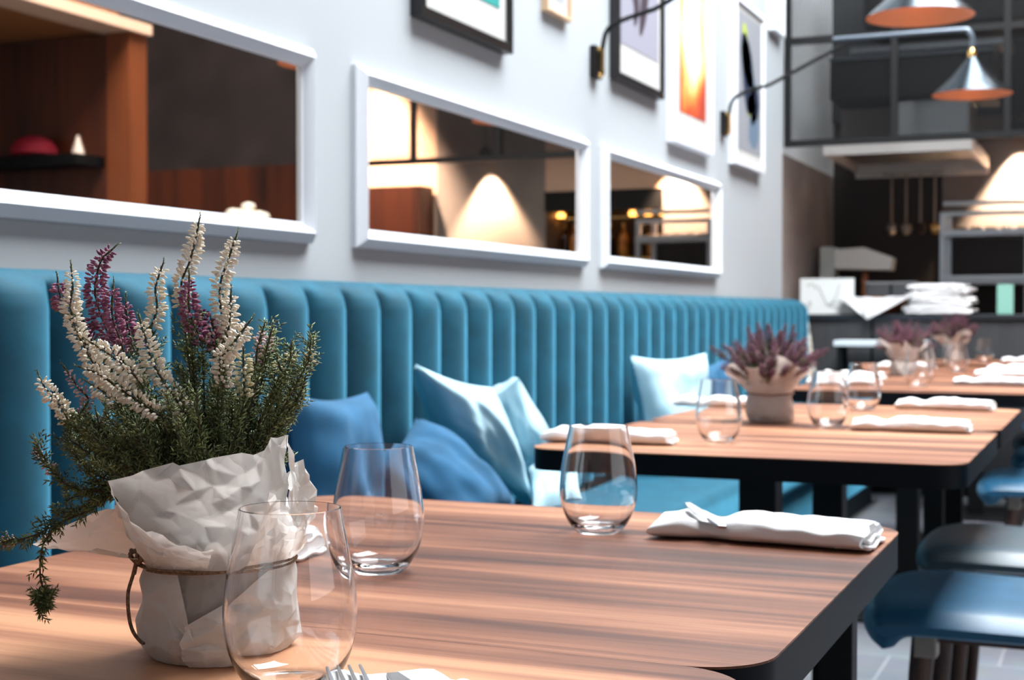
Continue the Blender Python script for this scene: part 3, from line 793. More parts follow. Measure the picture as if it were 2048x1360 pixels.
def wrap(az0, az1, ztop, name, m, dr=0, amp=.0045, seed=1.0, na=0, nz=6, sc=34, zbot=0.0):
    rows = []; RF = random.Random(int(seed*100)); na = max(8, int(abs(az1-az0)/13))
    for j in range(nz+1):
        t = j/nz; row = []
        for i in range(na+1):
            az = az0+(az1-az0)*(i+(RF.uniform(-.36, .36) if 0 < i < na and 0 < j < nz else 0))/na
            zt = ztop(az); z = zbot+(zt-zbot)*(t+(RF.uniform(-.34, .34)/nz if 0 < j < nz else 0))
            r = body_radius(z, az)+dr
            p = cyl(az, 1, 0)
            fade = min(1, t*6+.35)*(1-.85*math.exp(-((z-.068)/.010)**2))
            r += RF.uniform(-.5, .5)*amp*fade*.85
            row.append(cyl(az, r, max(z, 0.0)))
        rows.append(row)
    if zbot == 0: rows.insert(0, [cyl(az0+(az1-az0)*i/na, .030, .0004) for i in range(na+1)])
    return MB().grid(rows).build(name, m, hp)
def tri(o):
    md = o.modifiers.new('folds', 'TRIANGULATE'); md.quad_method = 'SHORTEST_DIAGONAL'
    md = o.modifiers.new('soft creases', 'BEVEL'); md.width = .0009; md.segments = 2; md.limit_method = 'ANGLE'; md.angle_limit = math.radians(4)
    return o
def facet(o, ratio=.42, seed=0):
    md = o.modifiers.new('creases', 'DECIMATE'); md.ratio = ratio
    return o
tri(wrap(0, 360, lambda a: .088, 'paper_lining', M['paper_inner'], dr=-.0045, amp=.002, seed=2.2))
def zl(az):      # left outer sheet, free edge slopes from the twine down to a point at the front
    if az <= 100: return .038
    if az < 112: return .038+(az-100)/12*.030
    return .070
tri(wrap(99, 262, lambda a: .068 if a > 112 else .034+(a-99)/13*.034, 'paper_sheet', M['paper'], dr=.0, amp=.0075, seed=4.4, sc=30))
tri(wrap(-110, 101, lambda a: .070 if a < 28 else max(.030, .070-(a-28)*.040/70), 'paper_sheet', M['paper'], dr=.0026, amp=.0070, seed=7.7, sc=30))
# collar flaps above the twine
def flap(bottom, top, name, m, bulge=.012, seed=1., amp=.006, nu=15, nv=8, curl=0.0):
    RF = random.Random(int(seed*100))
    bt = smooth_path(bottom, 10); tp = smooth_path(top, 10)
    def at(path, s):
        x = s*(len(path)-1); i = min(int(x), len(path)-2); return path[i].lerp(path[i+1], x-i)
    rows = []
    for j in range(nv+1):
        t = j/nv; row = []
        for i in range(nu+1):
            s = i/nu; tt = t
            if 0 < i < nu: s += RF.uniform(-.38, .38)/nu
            if 0 < j < nv: tt += RF.uniform(-.38, .38)/nv
            b, q = at(bt, s), at(tp, s)
            p = b.lerp(q, tt)
            ax = Vector((p.x, p.y, 0)); 
            if ax.length > 1e-6: ax.normalize()
            p = p+ax*(bulge*math.sin(PI*t)*(.6+.4*math.sin(s*5+seed)))
            p = p+ax*RF.uniform(-.5, .5)*amp*(.8 if j else .1)+Vector((0, 0, RF.uniform(-.3, .3)*amp*(1 if j == nv else .2)))
            if curl: p = p+ax*curl*t**3
            row.append(p)
        rows.append(row)
    return tri(MB().grid(rows).build(name, m, hp))
tz = .068
def tring(a0, a1, r=.0525, n=5): return [cyl(a0+(a1-a0)*i/(n-1), r, tz) for i in range(n)]
# front flap: corner at (220,965), rising to the right hand peak at (570,866)
flap(tring(150, 20), [H(222, 966, .062), H(300, 944, .066), H(400, 925, .066), H(500, 915, .055), H(545, 888, .045), H(572, 868, .030)], 'paper_collar', M['paper'], bulge=.003, seed=1.7, amp=.0065)
# front lower overlap, paler, diagonal edge
flap(tring(160, 86, .0535), [H(226, 972, .064), H(246, 1030, .072), H(292, 1062, .078), H(340, 1085, .080), H(385, 1100, .080), H(424, 1100, .078)], 'paper_collar', M['paper'], bulge=.004, seed=3.1, amp=.007)
# left wing reaching out to (60,1087)
flap(tring(215, 150, .052), [H(232, 1016, -.03), H(170, 1036, -.012), H(62, 1086, .0), H(150, 1100, .03), H(235, 1108, .05)], 'paper_collar', M['paper'], bulge=.004, seed=5.2, amp=.008)
# back and right
flap(tring(330, 200), [H(560, 930, -.05), H(500, 925, -.07), H(380, 935, -.075), H(270, 975, -.06), H(232, 1016, -.035)], 'paper_collar', M['paper'], bulge=.008, seed=6.4, amp=.006)
flap(tring(32, -30), [H(574, 866, .032), H(586, 926, .026), H(579, 962, .015), H(592, 926, .0), H(618, 938, -.015), H(626, 1000, -.025)], 'paper_collar', M['paper'], bulge=.012, seed=8.8, amp=.009)
flap(tring(60, -14, .0545), [H(540, 990, .055), H(566, 1010, .050), H(590, 1050, .042), H(612, 1046, .03), H(600, 1075, .018)], 'paper_collar', M['paper'], bulge=.006, seed=9.3, amp=.004)
# twine
ring = [cyl(a, .0555, tz+.001*math.sin(math.radians(a)*2)-(.0022 if 60 < a < 140 else 0)) for a in range(0, 361, 6)]
tws = MB().tube(ring, .0010, 8)
tws.tube([cyl(a+3, .0565, tz-.0016+.0006*math.sin(a)) for a in range(0, 361, 6)], .0009, 8)
two = tws.build('twine', M['twine'], hp, smooth=60)
kz = [H(258, 1103, .025), H(272, 1112, .03), H(268, 1130, .03), H(262, 1150, .03), H(262, 1158, .03)]
MB().tube(smooth_path([H(262, 1103, .022), H(285, 1112, .034), H(276, 1128, .032), H(260, 1112, .028), H(275, 1106, .034), H(268, 1150, .028)], 6), .0016, 8).build('knot', M['twine'], two, smooth=60)
MB().tube(smooth_path([H(276, 1110, .03), H(266, 1152, .028), H(256, 1190, .030), H(258, 1235, .032), H(266, 1265, .034), H(282, 1286, .036), H(294, 1288, .038)], 8), [.0016]+[.0013]*46+[.001]*2, 8).build('hanging_end', M['twine'], two, smooth=60)

# flowering stems: (pixels from tip down, colour, radius, depth)
SP = [
 ([(143,545),(145,579),(141,617),(155,667),(183,723),(215,775)], 'bell_white', .0058, .02, 26),
 ([(187,690),(226,716),(268,752),(283,772)], 'bell_white', .0056, .035, 26),
 ([(170,740),(200,752),(247,785),(318,832)], 'bell_white', .0056, .04, 24),
 ([(185,772),(215,790),(236,812)], 'bell_white', .005, .03, 20),
 ([(116,568),(120,592),(130,618)], 'bell_purple', .0052, .0, 26),
 ([(222,503),(201,526),(190,579),(196,614),(212,660),(229,695)], 'bell_purple', .0068, -.01, 30),
 ([(226,578),(224,632),(240,681),(250,710)], 'bell_purple', .006, .0, 26),
 ([(252,610),(256,660),(272,700)], 'bell_purple', .0042, -.02, 22),
 ([(166,640),(176,672),(186,685)], 'bell_purple', .0042, -.01, 20),
 ([(322,541),(311,579),(314,618),(303,655)], 'bell_white', .0045, -.005, 22),
 ([(282,649),(293,688),(307,730),(332,773),(374,830)], 'bell_white', .0056, .03, 26),
 ([(397,450),(389,490),(378,529),(363,568),(366,612)], 'bell_white', .0048, .0, 24),
 ([(378,562),(378,618),(392,660),(405,690)], 'bell_purple', .0060, .015, 28),
 ([(402,625),(420,665),(430,700)], 'bell_purple', .0050, .0, 24),
 ([(470,482),(455,526),(441,568),(441,618),(452,660)], 'bell_white', .0050, -.01, 24),
 ([(462,596),(459,646),(452,690)], 'bell_white', .0052, .0, 22),
 ([(424,649),(436,700)], 'bell_pink', .005, .0, 22),
 ([(494,652),(480,670),(459,699),(440,722)], 'bell_white', .0060, .03, 28),
 ([(440,706),(448,740),(446,775)], 'bell_white', .0072, .028, 30),
 ([(487,709),(487,750),(490,797)], 'bell_cream', .0044, .02, 18),
 ([(83,764),(92,780),(120,812),(138,846)], 'bell_white', .0056, .0, 26),
 ([(134,745),(155,775),(176,801),(160,830)], 'bell_pink', .0040, .01, 18),
 ([(195,838),(200,860)], 'bell_pink', .0035, .0, 16),
 ([(525,664),(515,700),(512,728)], 'bell_pink', .0036, .0, 14),
 ([(541,672),(533,700)], 'bell_pink', .0032, .01, 12),
 ([(556,722),(562,745)], 'bell_cream', .0030, .0, 10),
 ([(582,704),(580,726)], 'bell_cream', .0030, .0, 10),
 ([(620,698),(617,724)], 'bell_cream', .0030, .0, 10),
 ([(340,830),(345,858)], 'bell_cream', .0046, .03, 16),
 ([(4,1088),(30,1080)], 'bell_pink', .0032, .02, 18),
 ([(74,893),(84,920),(100,938),(108,950)], 'bell_pink', .0030, .0, 12),
]
STEMB = MB(); FB = []; FD = []; FL = []
roots = [(405+12*R.random()*k, 1040, 0) for k in (-2, -1, 0, 1, 2)]
def add_stem(path, fol_from=0, dens=1.0, rad=.0009, tipr=.0004):
    n = len(path); STEMB.tube(path, [rad+(tipr-rad)*i/(n-1) for i in range(n)], 5)
for pts, cm, rad, dep, dens in SP:
    tip2root = [H(u, v, dep) for u, v in pts]
    p = smooth_path(tip2root[::-1], 6)
    t_dir = (p[-1]-p[-2]).normalized()
    B, D, LN = bells_on(p, R, dens*.95, rad, .0060 if rad > .004 else .0042)
    cap = MB().tube(p+[p[-1]+t_dir*.007], [.0008]*len(p)+[.0003], 5)
    c1 = parr(B, D, LN, .20, BELL, 6)
    # green tip and calyx leaves
    nb = len(B)
    sp_ = np_mesh([c1], 'flower_spike', M[cm], hp)
    B2 = []; D2 = []; L2 = []
    for (q, t) in along(p+[p[-1]+t_dir*.008], .0016):
        o_ = t.orthogonal().normalized(); b = t.cross(o_)
        for k in range(2):
            a = R.random()*6.28; B2.append(q); D2.append((o_*math.cos(a)+b*math.sin(a))*.5+t); L2.append(.0030)
    FB += B2; FD += D2; FL += L2
    STEMB.add(cap.v, cap.f)
    lu, lv = pts[-1]
    # run the stem on down into the pot
    if lv < 880 or True:
        if pts[0][0] < 50 or (pts[0][0] < 90 and pts[0][1] > 880): continue
        fol = smooth_path([H(lu, lv, dep), H(lu+(420-lu)*.35, lv+(1010-lv)*.45, dep*.7), H(420+(lu-400)*.16, 1010, dep*.3)], 8)
        add_stem(fol[::-1])
        B, D, LN = foliage_on(fol[::-1], R, step=.0032, skip=.1)
        FB += B; FD += D; FL += LN
    labs = {'bell_white': 'white flower spike', 'bell_purple': 'purple flower spike', 'bell_cream': 'cream budding spike', 'bell_pink': 'pale pink flower spike'}
    sp_['label'] = labs[cm]
# green sprigs
GS = [
 [(527,655),(515,723),(500,800),(470,890)], [(543,662),(532,735),(512,800),(490,890)], [(551,709),(545,790),(520,880)], [(571,712),(560,790),(530,880)],
 [(580,695),(584,745),(572,800),(540,885)], [(622,678),(614,738),(600,790),(552,862)], [(608,800),(585,830),(545,880)], [(600,760),(585,800),(560,850)],
 [(365,738),(372,790),(390,850)], [(372,700),(385,760),(392,850),(400,930)], [(383,650),(386,740),(396,850),(405,950)],
 [(74,890),(105,945),(150,980),(205,985)], [(0,1087),(60,1076),(120,1048),(180,1022),(250,985)], [(110,1030),(160,1020),(230,985)],
 [(130,850),(150,880),(190,950)], [(128,880),(165,930),(220,980)], [(140,1000),(190,985),(250,975)],
 [(500,740),(495,820),(470,900)], [(465,790),(462,860),(450,930)], [(430,800),(432,860),(425,940)],
]
for g in GS:
    low = g[-1]
    dep = R.uniform(-.035, -.005) if low[0] > 450 else R.uniform(-.02, .03)
    pth = smooth_path([H(u, v, dep) for u, v in g]+[H(420+(low[0]-400)*.2, 1010 if low[1] < 960 else 1030, dep*.3)], 6)[::-1]
    add_stem(pth, rad=.0011)
    B, D, LN = foliage_on(pth, R, step=.0026, shoot=(.005, .012)); FB += B; FD += D; FL += LN
hang = smooth_path([H(120, 1050, .03), H(88, 1088, .035), H(80, 1140, .038), H(85, 1185, .038), H(79, 1232, .036)], 8)
add_stem(hang, rad=.0009)
B, D, LN = foliage_on(hang, R, step=.0042, shoot=(.003, .010), npern=7); FB += B; FD += D; FL += LN
for k in range(16):
    d = Vector((R.uniform(-1, 1), R.uniform(-1, 1), R.uniform(-.9, .8))).normalized()
    c0 = H(81, 1200, .038); B, D, LN = foliage_on([c0, c0+d*.009], R, step=.003, shoot=(.002, .005), npern=6); FB += B; FD += D; FL += LN
for k in range(120):                                      # dense undergrowth
    u = R.uniform(135, 575); dep = R.uniform(-.075, .055 if u < 430 else .0)
    edge = abs(u-360)/240
    v = R.uniform(775+60*edge**2, 930)
    if u < 200: v = max(v, 830)
    bu = 420+(u-400)*.28
    pth = smooth_path([H(bu, 1015, dep*.4), H(bu+(u-bu)*.45, 1015+(v-1015)*.4, dep*.75), H(u, v, dep)], 8)
    add_stem(pth)
    B, D, LN = foliage_on(pth[6:], R, step=.0042, shoot=(.005, .013)); FB += B; FD += D; FL += LN
FB = np.array([tuple(x) for x in FB]); FD = np.array([tuple(x) for x in FD]); FL = np.array(FL)
sel = rng.random(len(FB)) < .30
f1 = spindles(FB[~sel], FD[~sel], FL[~sel], FL[~sel]*.14, NEEDLE, 3); f2 = spindles(FB[sel], FD[sel], FL[sel], FL[sel]*.14, NEEDLE, 3)
np_mesh([f1], 'foliage', M['leaf'], hp); np_mesh([f2], 'foliage', M['leaf_light'], hp)
STEMB.build('stems', M['stem'], hp)

# --- smaller purple heathers in beige paper
def far_heather():
    t = thing('potted_heather', 'pot of dusky purple heather in beige paper on the second table group', 'potted plant')
    R2 = random.Random(21)
    MB().lathe([(.036, .001), (.046, .07), (.048, .078), (.044, .078)], n=32).build('pot', M['pot'], t, smooth=40)
    rows = []; n = 72
    for j in range(26):
        s = j/25; row = []
        for i in range(n):
            a = 2*PI*i/n
            if s < .45: z = s/.45*.062; r = .048+.008*math.sin(PI*s/.45)
            else:
                q = (s-.45)/.55
                top = .074+.014*math.sin(a*2+.4)+.012*math.sin(a*5+1)
                z = .062+(top-.010)*q; r = .050+.040*q**1.2*(1+.5*math.sin(a*3+.7)*q)
            r += crumple((math.cos(a)*.05, math.sin(a)*.05, z), .006, 26, 3.3)*(0 if abs(z-.062) < .004 else 1)
            row.append((r*math.cos(a), r*math.sin(a), max(z, .001)))
        rows.append(row)
    facet(MB().grid(rows, close=True).build('paper_wrap', M['paper_kraft'], t), .5)
    MB().tube([(.0505*math.cos(x), .0505*math.sin(x), .062+.001*math.sin(3*x)) for x in np.linspace(0, 2*PI, 41)], .0016, 6).build('twine', M['twine'], t, smooth=60)
    gB = []; gD = []; gL = []; sb = MB()
    for k in range(78):
        a = R2.random()*2*PI; rr = R2.random()**.5
        ex = rr*.140; h = .215-.080*rr+R2.uniform(-.03, .035)
        tip = Vector((ex*math.cos(a), ex*math.sin(a), h)); root = Vector((.028*rr*math.cos(a), .028*rr*math.sin(a), .07))
        mid = root.lerp(tip, .5)+Vector((0, 0, .012*rr))+Vector((R2.uniform(-.008, .008), R2.uniform(-.008, .008), 0))
        pth = smooth_path([root, mid, tip], 10); sb.tube(pth, .0009, 4)
        B, D, LN = foliage_on(pth[4:15], R2, step=.006, npern=6, nl=.006); gB += B; gD += D; gL += LN
        B, D, LN = bells_on(pth[9:], R2, 15, .0070, .0056)
        np_mesh([parr(B, D, LN, .30, NEEDLE, 4)], 'flower_spike', M['bell_far'], t)
    np_mesh([parr(gB, gD, gL, .2, NEEDLE, 3)], 'foliage', M['leaf'], t); sb.build('stems', M['stem'], t)
    return t
fh = far_heather(); fh.location = (-.715, 3.165, TZ+.0008); fh.rotation_euler = (0, 0, 1.2)
g_ = 'purple heathers in beige paper'; fh['group'] = g_
o = dup(fh, (-.765, 5.66, TZ+.0008), 3.6, 'paler wrapped purple heather with a raised paper corner, on the far row', g_, (.92, .92, .98))
o = dup(fh, (-.735, 7.28, TZ+.0008), 5.1, 'farthest purple heather, standing before the kitchen counter', g_, (1, 1, 1.1))

# ------------------------------------------------------------------ chairs
def make_chair(seat_m, lab):
    t = thing('padded_chair', lab, 'chair')
    # side profile: x from nose (0) to rear (.46), z
    top = [(0.012, .405), (0.0, .425), (.006, .452), (.03, .470), (.10, .478), (.25, .474), (.40, .470), (.455, .474)]
    bot = [(.46, .44), (.40, .428), (.20, .424), (.09, .424), (.062, .416), (.046, .398), (.028, .392)]
    sec = smooth_path([(a, 0, b) for a, b in top], 4)+smooth_path([(a, 0, b) for a, b in bot], 4)
    mb = MB(); rows = []; n = 24; w = .225
    for j in range(n+1):
        s = -1+2*j/n; sh = (1-abs(s)**7)**.5 if abs(s) < 1 else 0
        row = []
        for p in sec:
            cx_, cz = .23, .44
            front = .04*abs(s)**3*max(0, 1-p.x/.2)
            x_ = p.x+front
            z_ = cz+(p.z-cz)*(.25+.75*sh)-.004*abs(s)**2
            row.append((x_, s*w, z_))
        rows.append(row)
    mb.grid(rows, close=True); mb.add(rows[0], [tuple(range(len(sec)))]); mb.add(rows[-1], [tuple(range(len(sec)))[::-1]])
    mb.build('seat', seat_m, t, smooth=60)
    rows = []
    for j in range(13):
        q = j/12; z_ = .47+.34*q; row = []
        for i in range(25):
            s = -1+i/12; r_ = (1-abs(s)**6*.15)
            row.append((.455+.07*q-.07*s*s*1.0, s*(.225-.03*q*q), z_-.03*abs(s)**4*q))
        rows.append(row)
    MB().grid(rows).build('backrest', seat_m, t, smooth=60, solid=.038)
    for sx, sy in ((1, -1), (1, 1), (0, -1), (0, 1)):
        x0_ = .385 if sx else .115; x1_ = .45 if sx else .085
        leg = MB().tube([(x0_, sy*.165, .425), (x0_+(x1_-x0_)*.2, sy*.170, .355), (x1_, sy*.20, -.018)], [.021, .020, .012], 12).build('leg', M['walnut_leg'], t, smooth=50)
        MB().box(x0_-.016, sy*.166-.022, .385, x0_+.022, sy*.166+.022, .426).build('bracket', M['steel_dull'], leg, bevel=.003)
    MB().box(.10, -.15, .405, .40, .15, .424).build('frame', M['walnut_leg'], t, bevel=.003)
    return t
ch = make_chair(M['chair_teal'], 'nearest petrol blue padded chair tucked under the second table, window light on its seat')
ch.location = (-.412, 2.65, .028)
ch2 = make_chair(M['chair_slate'], 'slate grey padded chair just behind the nearest blue chair'); ch2.location = (-.405, 3.30, .030)
G5 = 'padded chairs along the tables'
ch['group'] = G5; ch2['group'] = G5
dup(ch, (-.40, 4.70, .018), 0, 'petrol blue padded chair at the first table beyond the gap', G5)
dup(ch, (-.36, 5.60, .018), 0, 'petrol blue padded chair at the middle table of the far row', G5)
dup(ch2, (-.40, 6.32, .018), 0, 'slate grey padded chair at the farthest table of the far row', G5)
dup(ch, (-.42, 7.30, .018), 0, 'petrol blue padded chair at the last table before the counter', G5)

# ------------------------------------------------------------------ kitchen
t = thing('kitchen_counter', 'charcoal panelled kitchen counter with black top behind the tables', 'counter', (0, 7.95, 0))
MB().box(WX, .02, .06, 1.6, .55, .955).build('front_panels', M['counter'], t)
MB().box(WX, .06, 0, 1.6, .55, .06).build('plinth', M['blackmetal'], t)
MB().box(WX, 0, .955, 1.62, .6, .985).build('counter_top', M['counter_top'], t, bevel=.004)
for x_ in (-1.24, -.82, -.40, .02, .44):
    MB().box(x_-.006, .012, .06, x_+.006, .022, .955).build('joint_strip', M['blackmetal'], t)
# side stand with a pale top
t = thing('side_stand', 'pale topped service stand between the banquette and the counter', 'stand', (-1.17, 7.80, 0))
MB().box(-.23, -.12, .815, .25, .10, .845).build('top', mat('pale stone top', (205, 214, 218), .5), t, bevel=.003)
for sx in (-.2, .2):
    for sy in (-.09, .07): MB().box(sx-.012, sy-.012, 0, sx+.012, sy+.012, .815).build('leg', M['blackmetal'], t)
MB().box(-.2, -.09, .35, .2, .07, .37).build('shelf', M['blackmetal'], t)
# mesh screen
t = thing('mesh_screen', 'black framed perforated metal screen hanging above the kitchen counter', 'screen', (WX, 7.65, 1.885))
for k, xs in enumerate((0.0, .56, 1.12, 1.68, 2.24, 2.80)):
    MB().box(xs, -.018, 0, xs+.034, .018, 2.5).build('upright', M['blackmetal'], t)
for zz, hh in ((0, .034), (.548, .034), (1.30, .03)):
    MB().box(0, -.016, zz, 2.83, .016, zz+hh).build('rail', M['blackmetal'], t)
MB().box(.02, -.001, .02, 2.82, .001, 1.6).build('mesh_panel', M['mesh'], t)
# hood, ducts
t = thing('extractor_hood', 'steel extractor hood over the cooking area', 'extractor hood', (0, 8.05, 0))
hb = MB()
hx0, hx1, hy1 = -1.53, -.73, 1.1
hb.box(hx0, 0, 1.875, hx1, .02, 1.945); hb.box(hx0, hy1-.02, 1.84, hx1, hy1, 1.945)
hb.box(hx0, .02, 1.875, hx0+.02, hy1-.02, 1.945); hb.box(hx1-.02, .02, 1.875, hx1, hy1-.02, 1.945)
hb.build('canopy', mat('satin pale steel', (206, 200, 194), .45, metal=.2), t, bevel=.003)
MB().add([(hx0+.02, .02, 1.93), (hx1-.02, .02, 1.93), (hx1-.02, hy1-.02, 1.93), (hx0+.02, hy1-.02, 1.93)], [(0, 1, 2, 3)]).build('filter_panel', M['steel_dull'], t, solid=.008)
MB().box(hx0+.40, .05, 1.945, hx1-.02, .5, 2.165).build('housing', M['steel'], t, bevel=.004)
MB().box(hx0+.05, .30, 1.945, hx0+.39, .8, 2.17).build('side_housing', mat('brown grey steel', (128, 118, 114), .5), t, bevel=.004)
t = thing('ventilation_duct', 'black ventilation duct box above the steel hood', 'duct', (0, 8.02, 2.15))
MB().box(-1.49, .01, .03, -.62, .62, .245).build('duct_body', M['blackvoid'], t, bevel=.006)
MB().box(-1.49, -.01, .245, -.62, .64, .262).build('flange', mat('dull grey metal', (70, 76, 82), .5, metal=.6), t)
t2 = single(MB().box(-1.35, 8.3, 2.62, 1.2, 9.0, 3.2), 'ceiling_duct', M['blackvoid'], 'large dark duct high behind the mesh screen', 'duct', bevel=.01)
single(MB().box(-1.42, 8.28, 2.475, -.55, 8.62, 2.51), 'hanging_tray', mat('grey tray metal', (84, 88, 92), .5, metal=.5), 'grey metal tray running above the black duct box', 'tray')
# utensils
def ladle(x_, lab, bowl, bm, src=None):
    t = thing('hanging_ladle', lab, 'utensil', (x_, 9.0, 1.845), 0, 'utensils hanging under the hood')
    MB().tube([(0, 0, 0), (0, 0, -.30)], .007, 6).build('handle', M['steel_dull'], t)
    MB().lathe([(.002, -.375), (.020, -.37), (.032, -.35), (.036, -.33), (.030, -.31), (.008, -.30)], n=16).build('bowl', bm, t, smooth=60)
    return t
ladle(-1.287, 'leftmost steel ladle hanging under the hood', 1, M['steel_dull'])
ladle(-1.20, 'steel ladle second from the left under the hood', 1, M['steel_dull'])
ladle(-1.115, 'dark ladle third from the left under the hood', 1, mat('dark steel', (60, 50, 45), .5, metal=.7))
ladle(-1.03, 'rightmost ladle with a copper glint under the hood', 1, M['brass'])
single(MB().box(-1.34, 8.985, 1.84, -.98, 9.015, 1.855), 'hanging_rail', M['steel_dull'], 'steel rail that carries the hanging ladles', 'rail')
# stainless shelf with heat lamps
t = thing('pass_shelf', 'stainless steel pass shelf with heat bars at the right of the kitchen', 'shelf', (-.965, 8.68, .985))
sx = .50
for xx in (0, sx-.03):
    MB().box(xx, 0, -.985, xx+.03, .03, .60).build('post', M['steel'], t); MB().box(xx, .34, -.985, xx+.03, .37, .60).build('post', M['steel'], t)
MB().box(0, -.01, .455, sx, .38, .495).build('shelf_board', M['steel'], t, bevel=.003)
MB().box(0, -.01, .175, sx, .38, .225).build('shelf_board', M['steel'], t, bevel=.003)
MB().box(0, -.01, .575, sx, .03, .60).build('heat_bar', M['steel'], t, bevel=.003); MB().box(.02, -.01, .635, sx, .03, .66).build('heat_bar', M['steel'], t, bevel=.003)
MB().box(0, .36, -.3, sx, .375, .455).build('back_panel', M['plaster_dark'], t)
for k in range(5):
    o = MB().lathe([(.03, 0), (.05, .008), (.07, .022), (.072, .024), (.068, .026), (.0, .018)], n=24).build('plate_stack', mat('amber dish', (225, 170, 120), .35), smooth=50)  # one even amber colour on every dish
    o.location = (-.86+.085*k, 8.86, 1.482); o.scale = (.55, .55, .8); tag(o, 'small dish on the upper pass shelf, %s' % ['leftmost', 'second from the left', 'middle one', 'second from the right', 'rightmost'][k], 'dish', 'dishes on the pass shelf'); o.name = 'dish'
# spot lamps at the kitchen wall
def wall_spot(x_, lab):
    t = thing('kitchen_pendant', lab, 'lamp', (x_, 9.205, 2.09), 0, 'warm pendants against the kitchen wall')
    MB().lathe([(.05, 0), (.046, .04), (.03, .07), (.012, .085)], n=32, cap0=False).build('lamp_shade', M['blackmetal'], t, smooth=40)
    MB().lathe([(.004, .02), (.02, .03), (.022, .045), (.012, .06)], n=16).build('bulb', M['bulb'], t, smooth=60)
    MB().tube([(0, 0, .085), (0, 0, CEIL-2.04)], .004, 6).build('cord', M['blackmetal'], t)
    l = bpy.data.lights.new('kitchen spot', 'SPOT'); l.energy = 520; l.color = (1, .74, .52); l.spot_size = math.radians(74); l.spot_blend = .55; l.shadow_soft_size = .02
    lo = bpy.data.objects.new('pendant_light', l); COL.objects.link(lo); lo.parent = t; lo.location = (0, 0, -.005)
wall_spot(-.56, 'warm kitchen pendant left of the bar niche throwing a cone of light')
wall_spot(.82, 'warm kitchen pendant throwing the cone of light seen in the middle mirror')
# counter clutter
t = thing('drawing_board', 'white board with a faint pencil drawing leaning on the left of the counter', 'picture', (-1.69+.04, 8.03, .986))
MB().box(0, 0, 0, .30, .012, .20).build('board', mat('white board', (226, 228, 226), .7), t)
sk = MB()
for pts in ([(.04, .16), (.07, .17), (.09, .14)], [(.10, .16), (.13, .09), (.15, .05)], [(.17, .05), (.20, .10), (.22, .17)], [(.15, .05), (.20, .04), (.25, .05), (.22, .07), (.16, .055)], [(.04, .05), (.06, .07), (.05, .03)]):
    sk.tube([(a, -.001, b) for a, b in smooth_path([Vector((a, b, 0)) for a, b in pts], 5) and [(v.x, v.y) for v in smooth_path([Vector((a, b, 0)) for a, b in pts], 5)]], .0028, 5)
sk.build('drawing', mat('pencil grey', (150, 150, 146), .8), t)
single(MB().box(WX-.03, 8.58, .0, -1.01, 9.24, .9995), 'prep_bench', M['steel_dull'], 'steel prep bench behind the counter under the slicer', 'bench', bevel=.004)
t = thing('food_slicer', 'pale grey slicer with a sloping head on a brown post behind the counter', 'slicer', (-1.66, 8.62, 1.0))
MB().box(-.03, 0, 0, .36, .24, .05).build('base', M['steel_dull'], t, bevel=.005)
MB().box(0, .02, .05, .085, .2, .39).build('body', mat('grey enamel', (186, 186, 180), .5), t, bevel=.01)
MB().prism([(.085, .255), (.42, .245), (.43, .32), (.26, .385), (.085, .375)], .03, .19, 'y').build('head', mat('pale enamel', (226, 218, 210), .45), t, bevel=.008)
MB().box(.245, .08, .05, .275, .12, .25).build('post', M['wicker'], t)
for x_, lab in ((-1.335, 'left clear storage box on the counter behind the basket'), (-1.19, 'right clear storage box on the counter behind the basket')):
    t = thing('storage_box', lab, 'box', (x_, 8.33, .986), 0, 'clear storage boxes')
    MB().box(0, 0, 0, .135, .16, .17).build('box_body', mat('smoky plastic', (84, 86, 88), .2), t, bevel=.006)
    MB().box(-.004, -.004, .17, .139, .164, .185).build('lid', mat('clear lid', (140, 142, 144), .2), t, bevel=.004)
t = thing('wicker_basket', 'brown wicker basket on the counter under the hanging white cloth', 'basket', (-1.225, 8.15, .986))
MB().lathe([(.10, 0), (.155, .065), (.165, .075), (.155, .078), (.10, .02)], n=40).build('basket_body', M['wicker'], t, smooth=40)
for k, (a, b) in enumerate(((-.06, 0), (.03, .03), (.07, -.04), (-.01, -.05))):
    bq = MB().lathe([(.002, .0), (.03, .01), (.04, .03), (.03, .048), (.002, .055)], n=20).build('bread_roll', mat('baked crust', (150, 84, 46), .7), smooth=60, loc=(-1.225+a, 8.15+b, 1.03))
    tag(bq, ['bread roll at the left of the basket', 'bread roll at the back of the basket', 'bread roll at the right of the basket', 'bread roll at the front of the basket'][k], 'bread', 'bread rolls in the wicker basket')
# white cloth hanging as a triangle
rows = []
for j in range(13):
    q = j/12; row = []
    half = .19*(1-q)+.004
    for i in range(21):
        s = -1+i/10
        row.append((-1.22+s*half-.04*q, 7.918-.012*math.sin(s*5+q*3)*(.4+q)-.004, 1.078-.118*q-.006*math.cos(s*3)*(1-q)))
    rows.append(row)
back = [[(x_, y_+.03*k, z_+.004*math.sin(i)) for i, (x_, y_, z_) in enumerate(rows[0])] for k in (3, 2, 1)]
single(MB().grid(back+rows), 'tea_towel', M['napkin'], 'white cloth hanging in a point over the front of the counter', 'cloth', smooth=60, solid=.006)
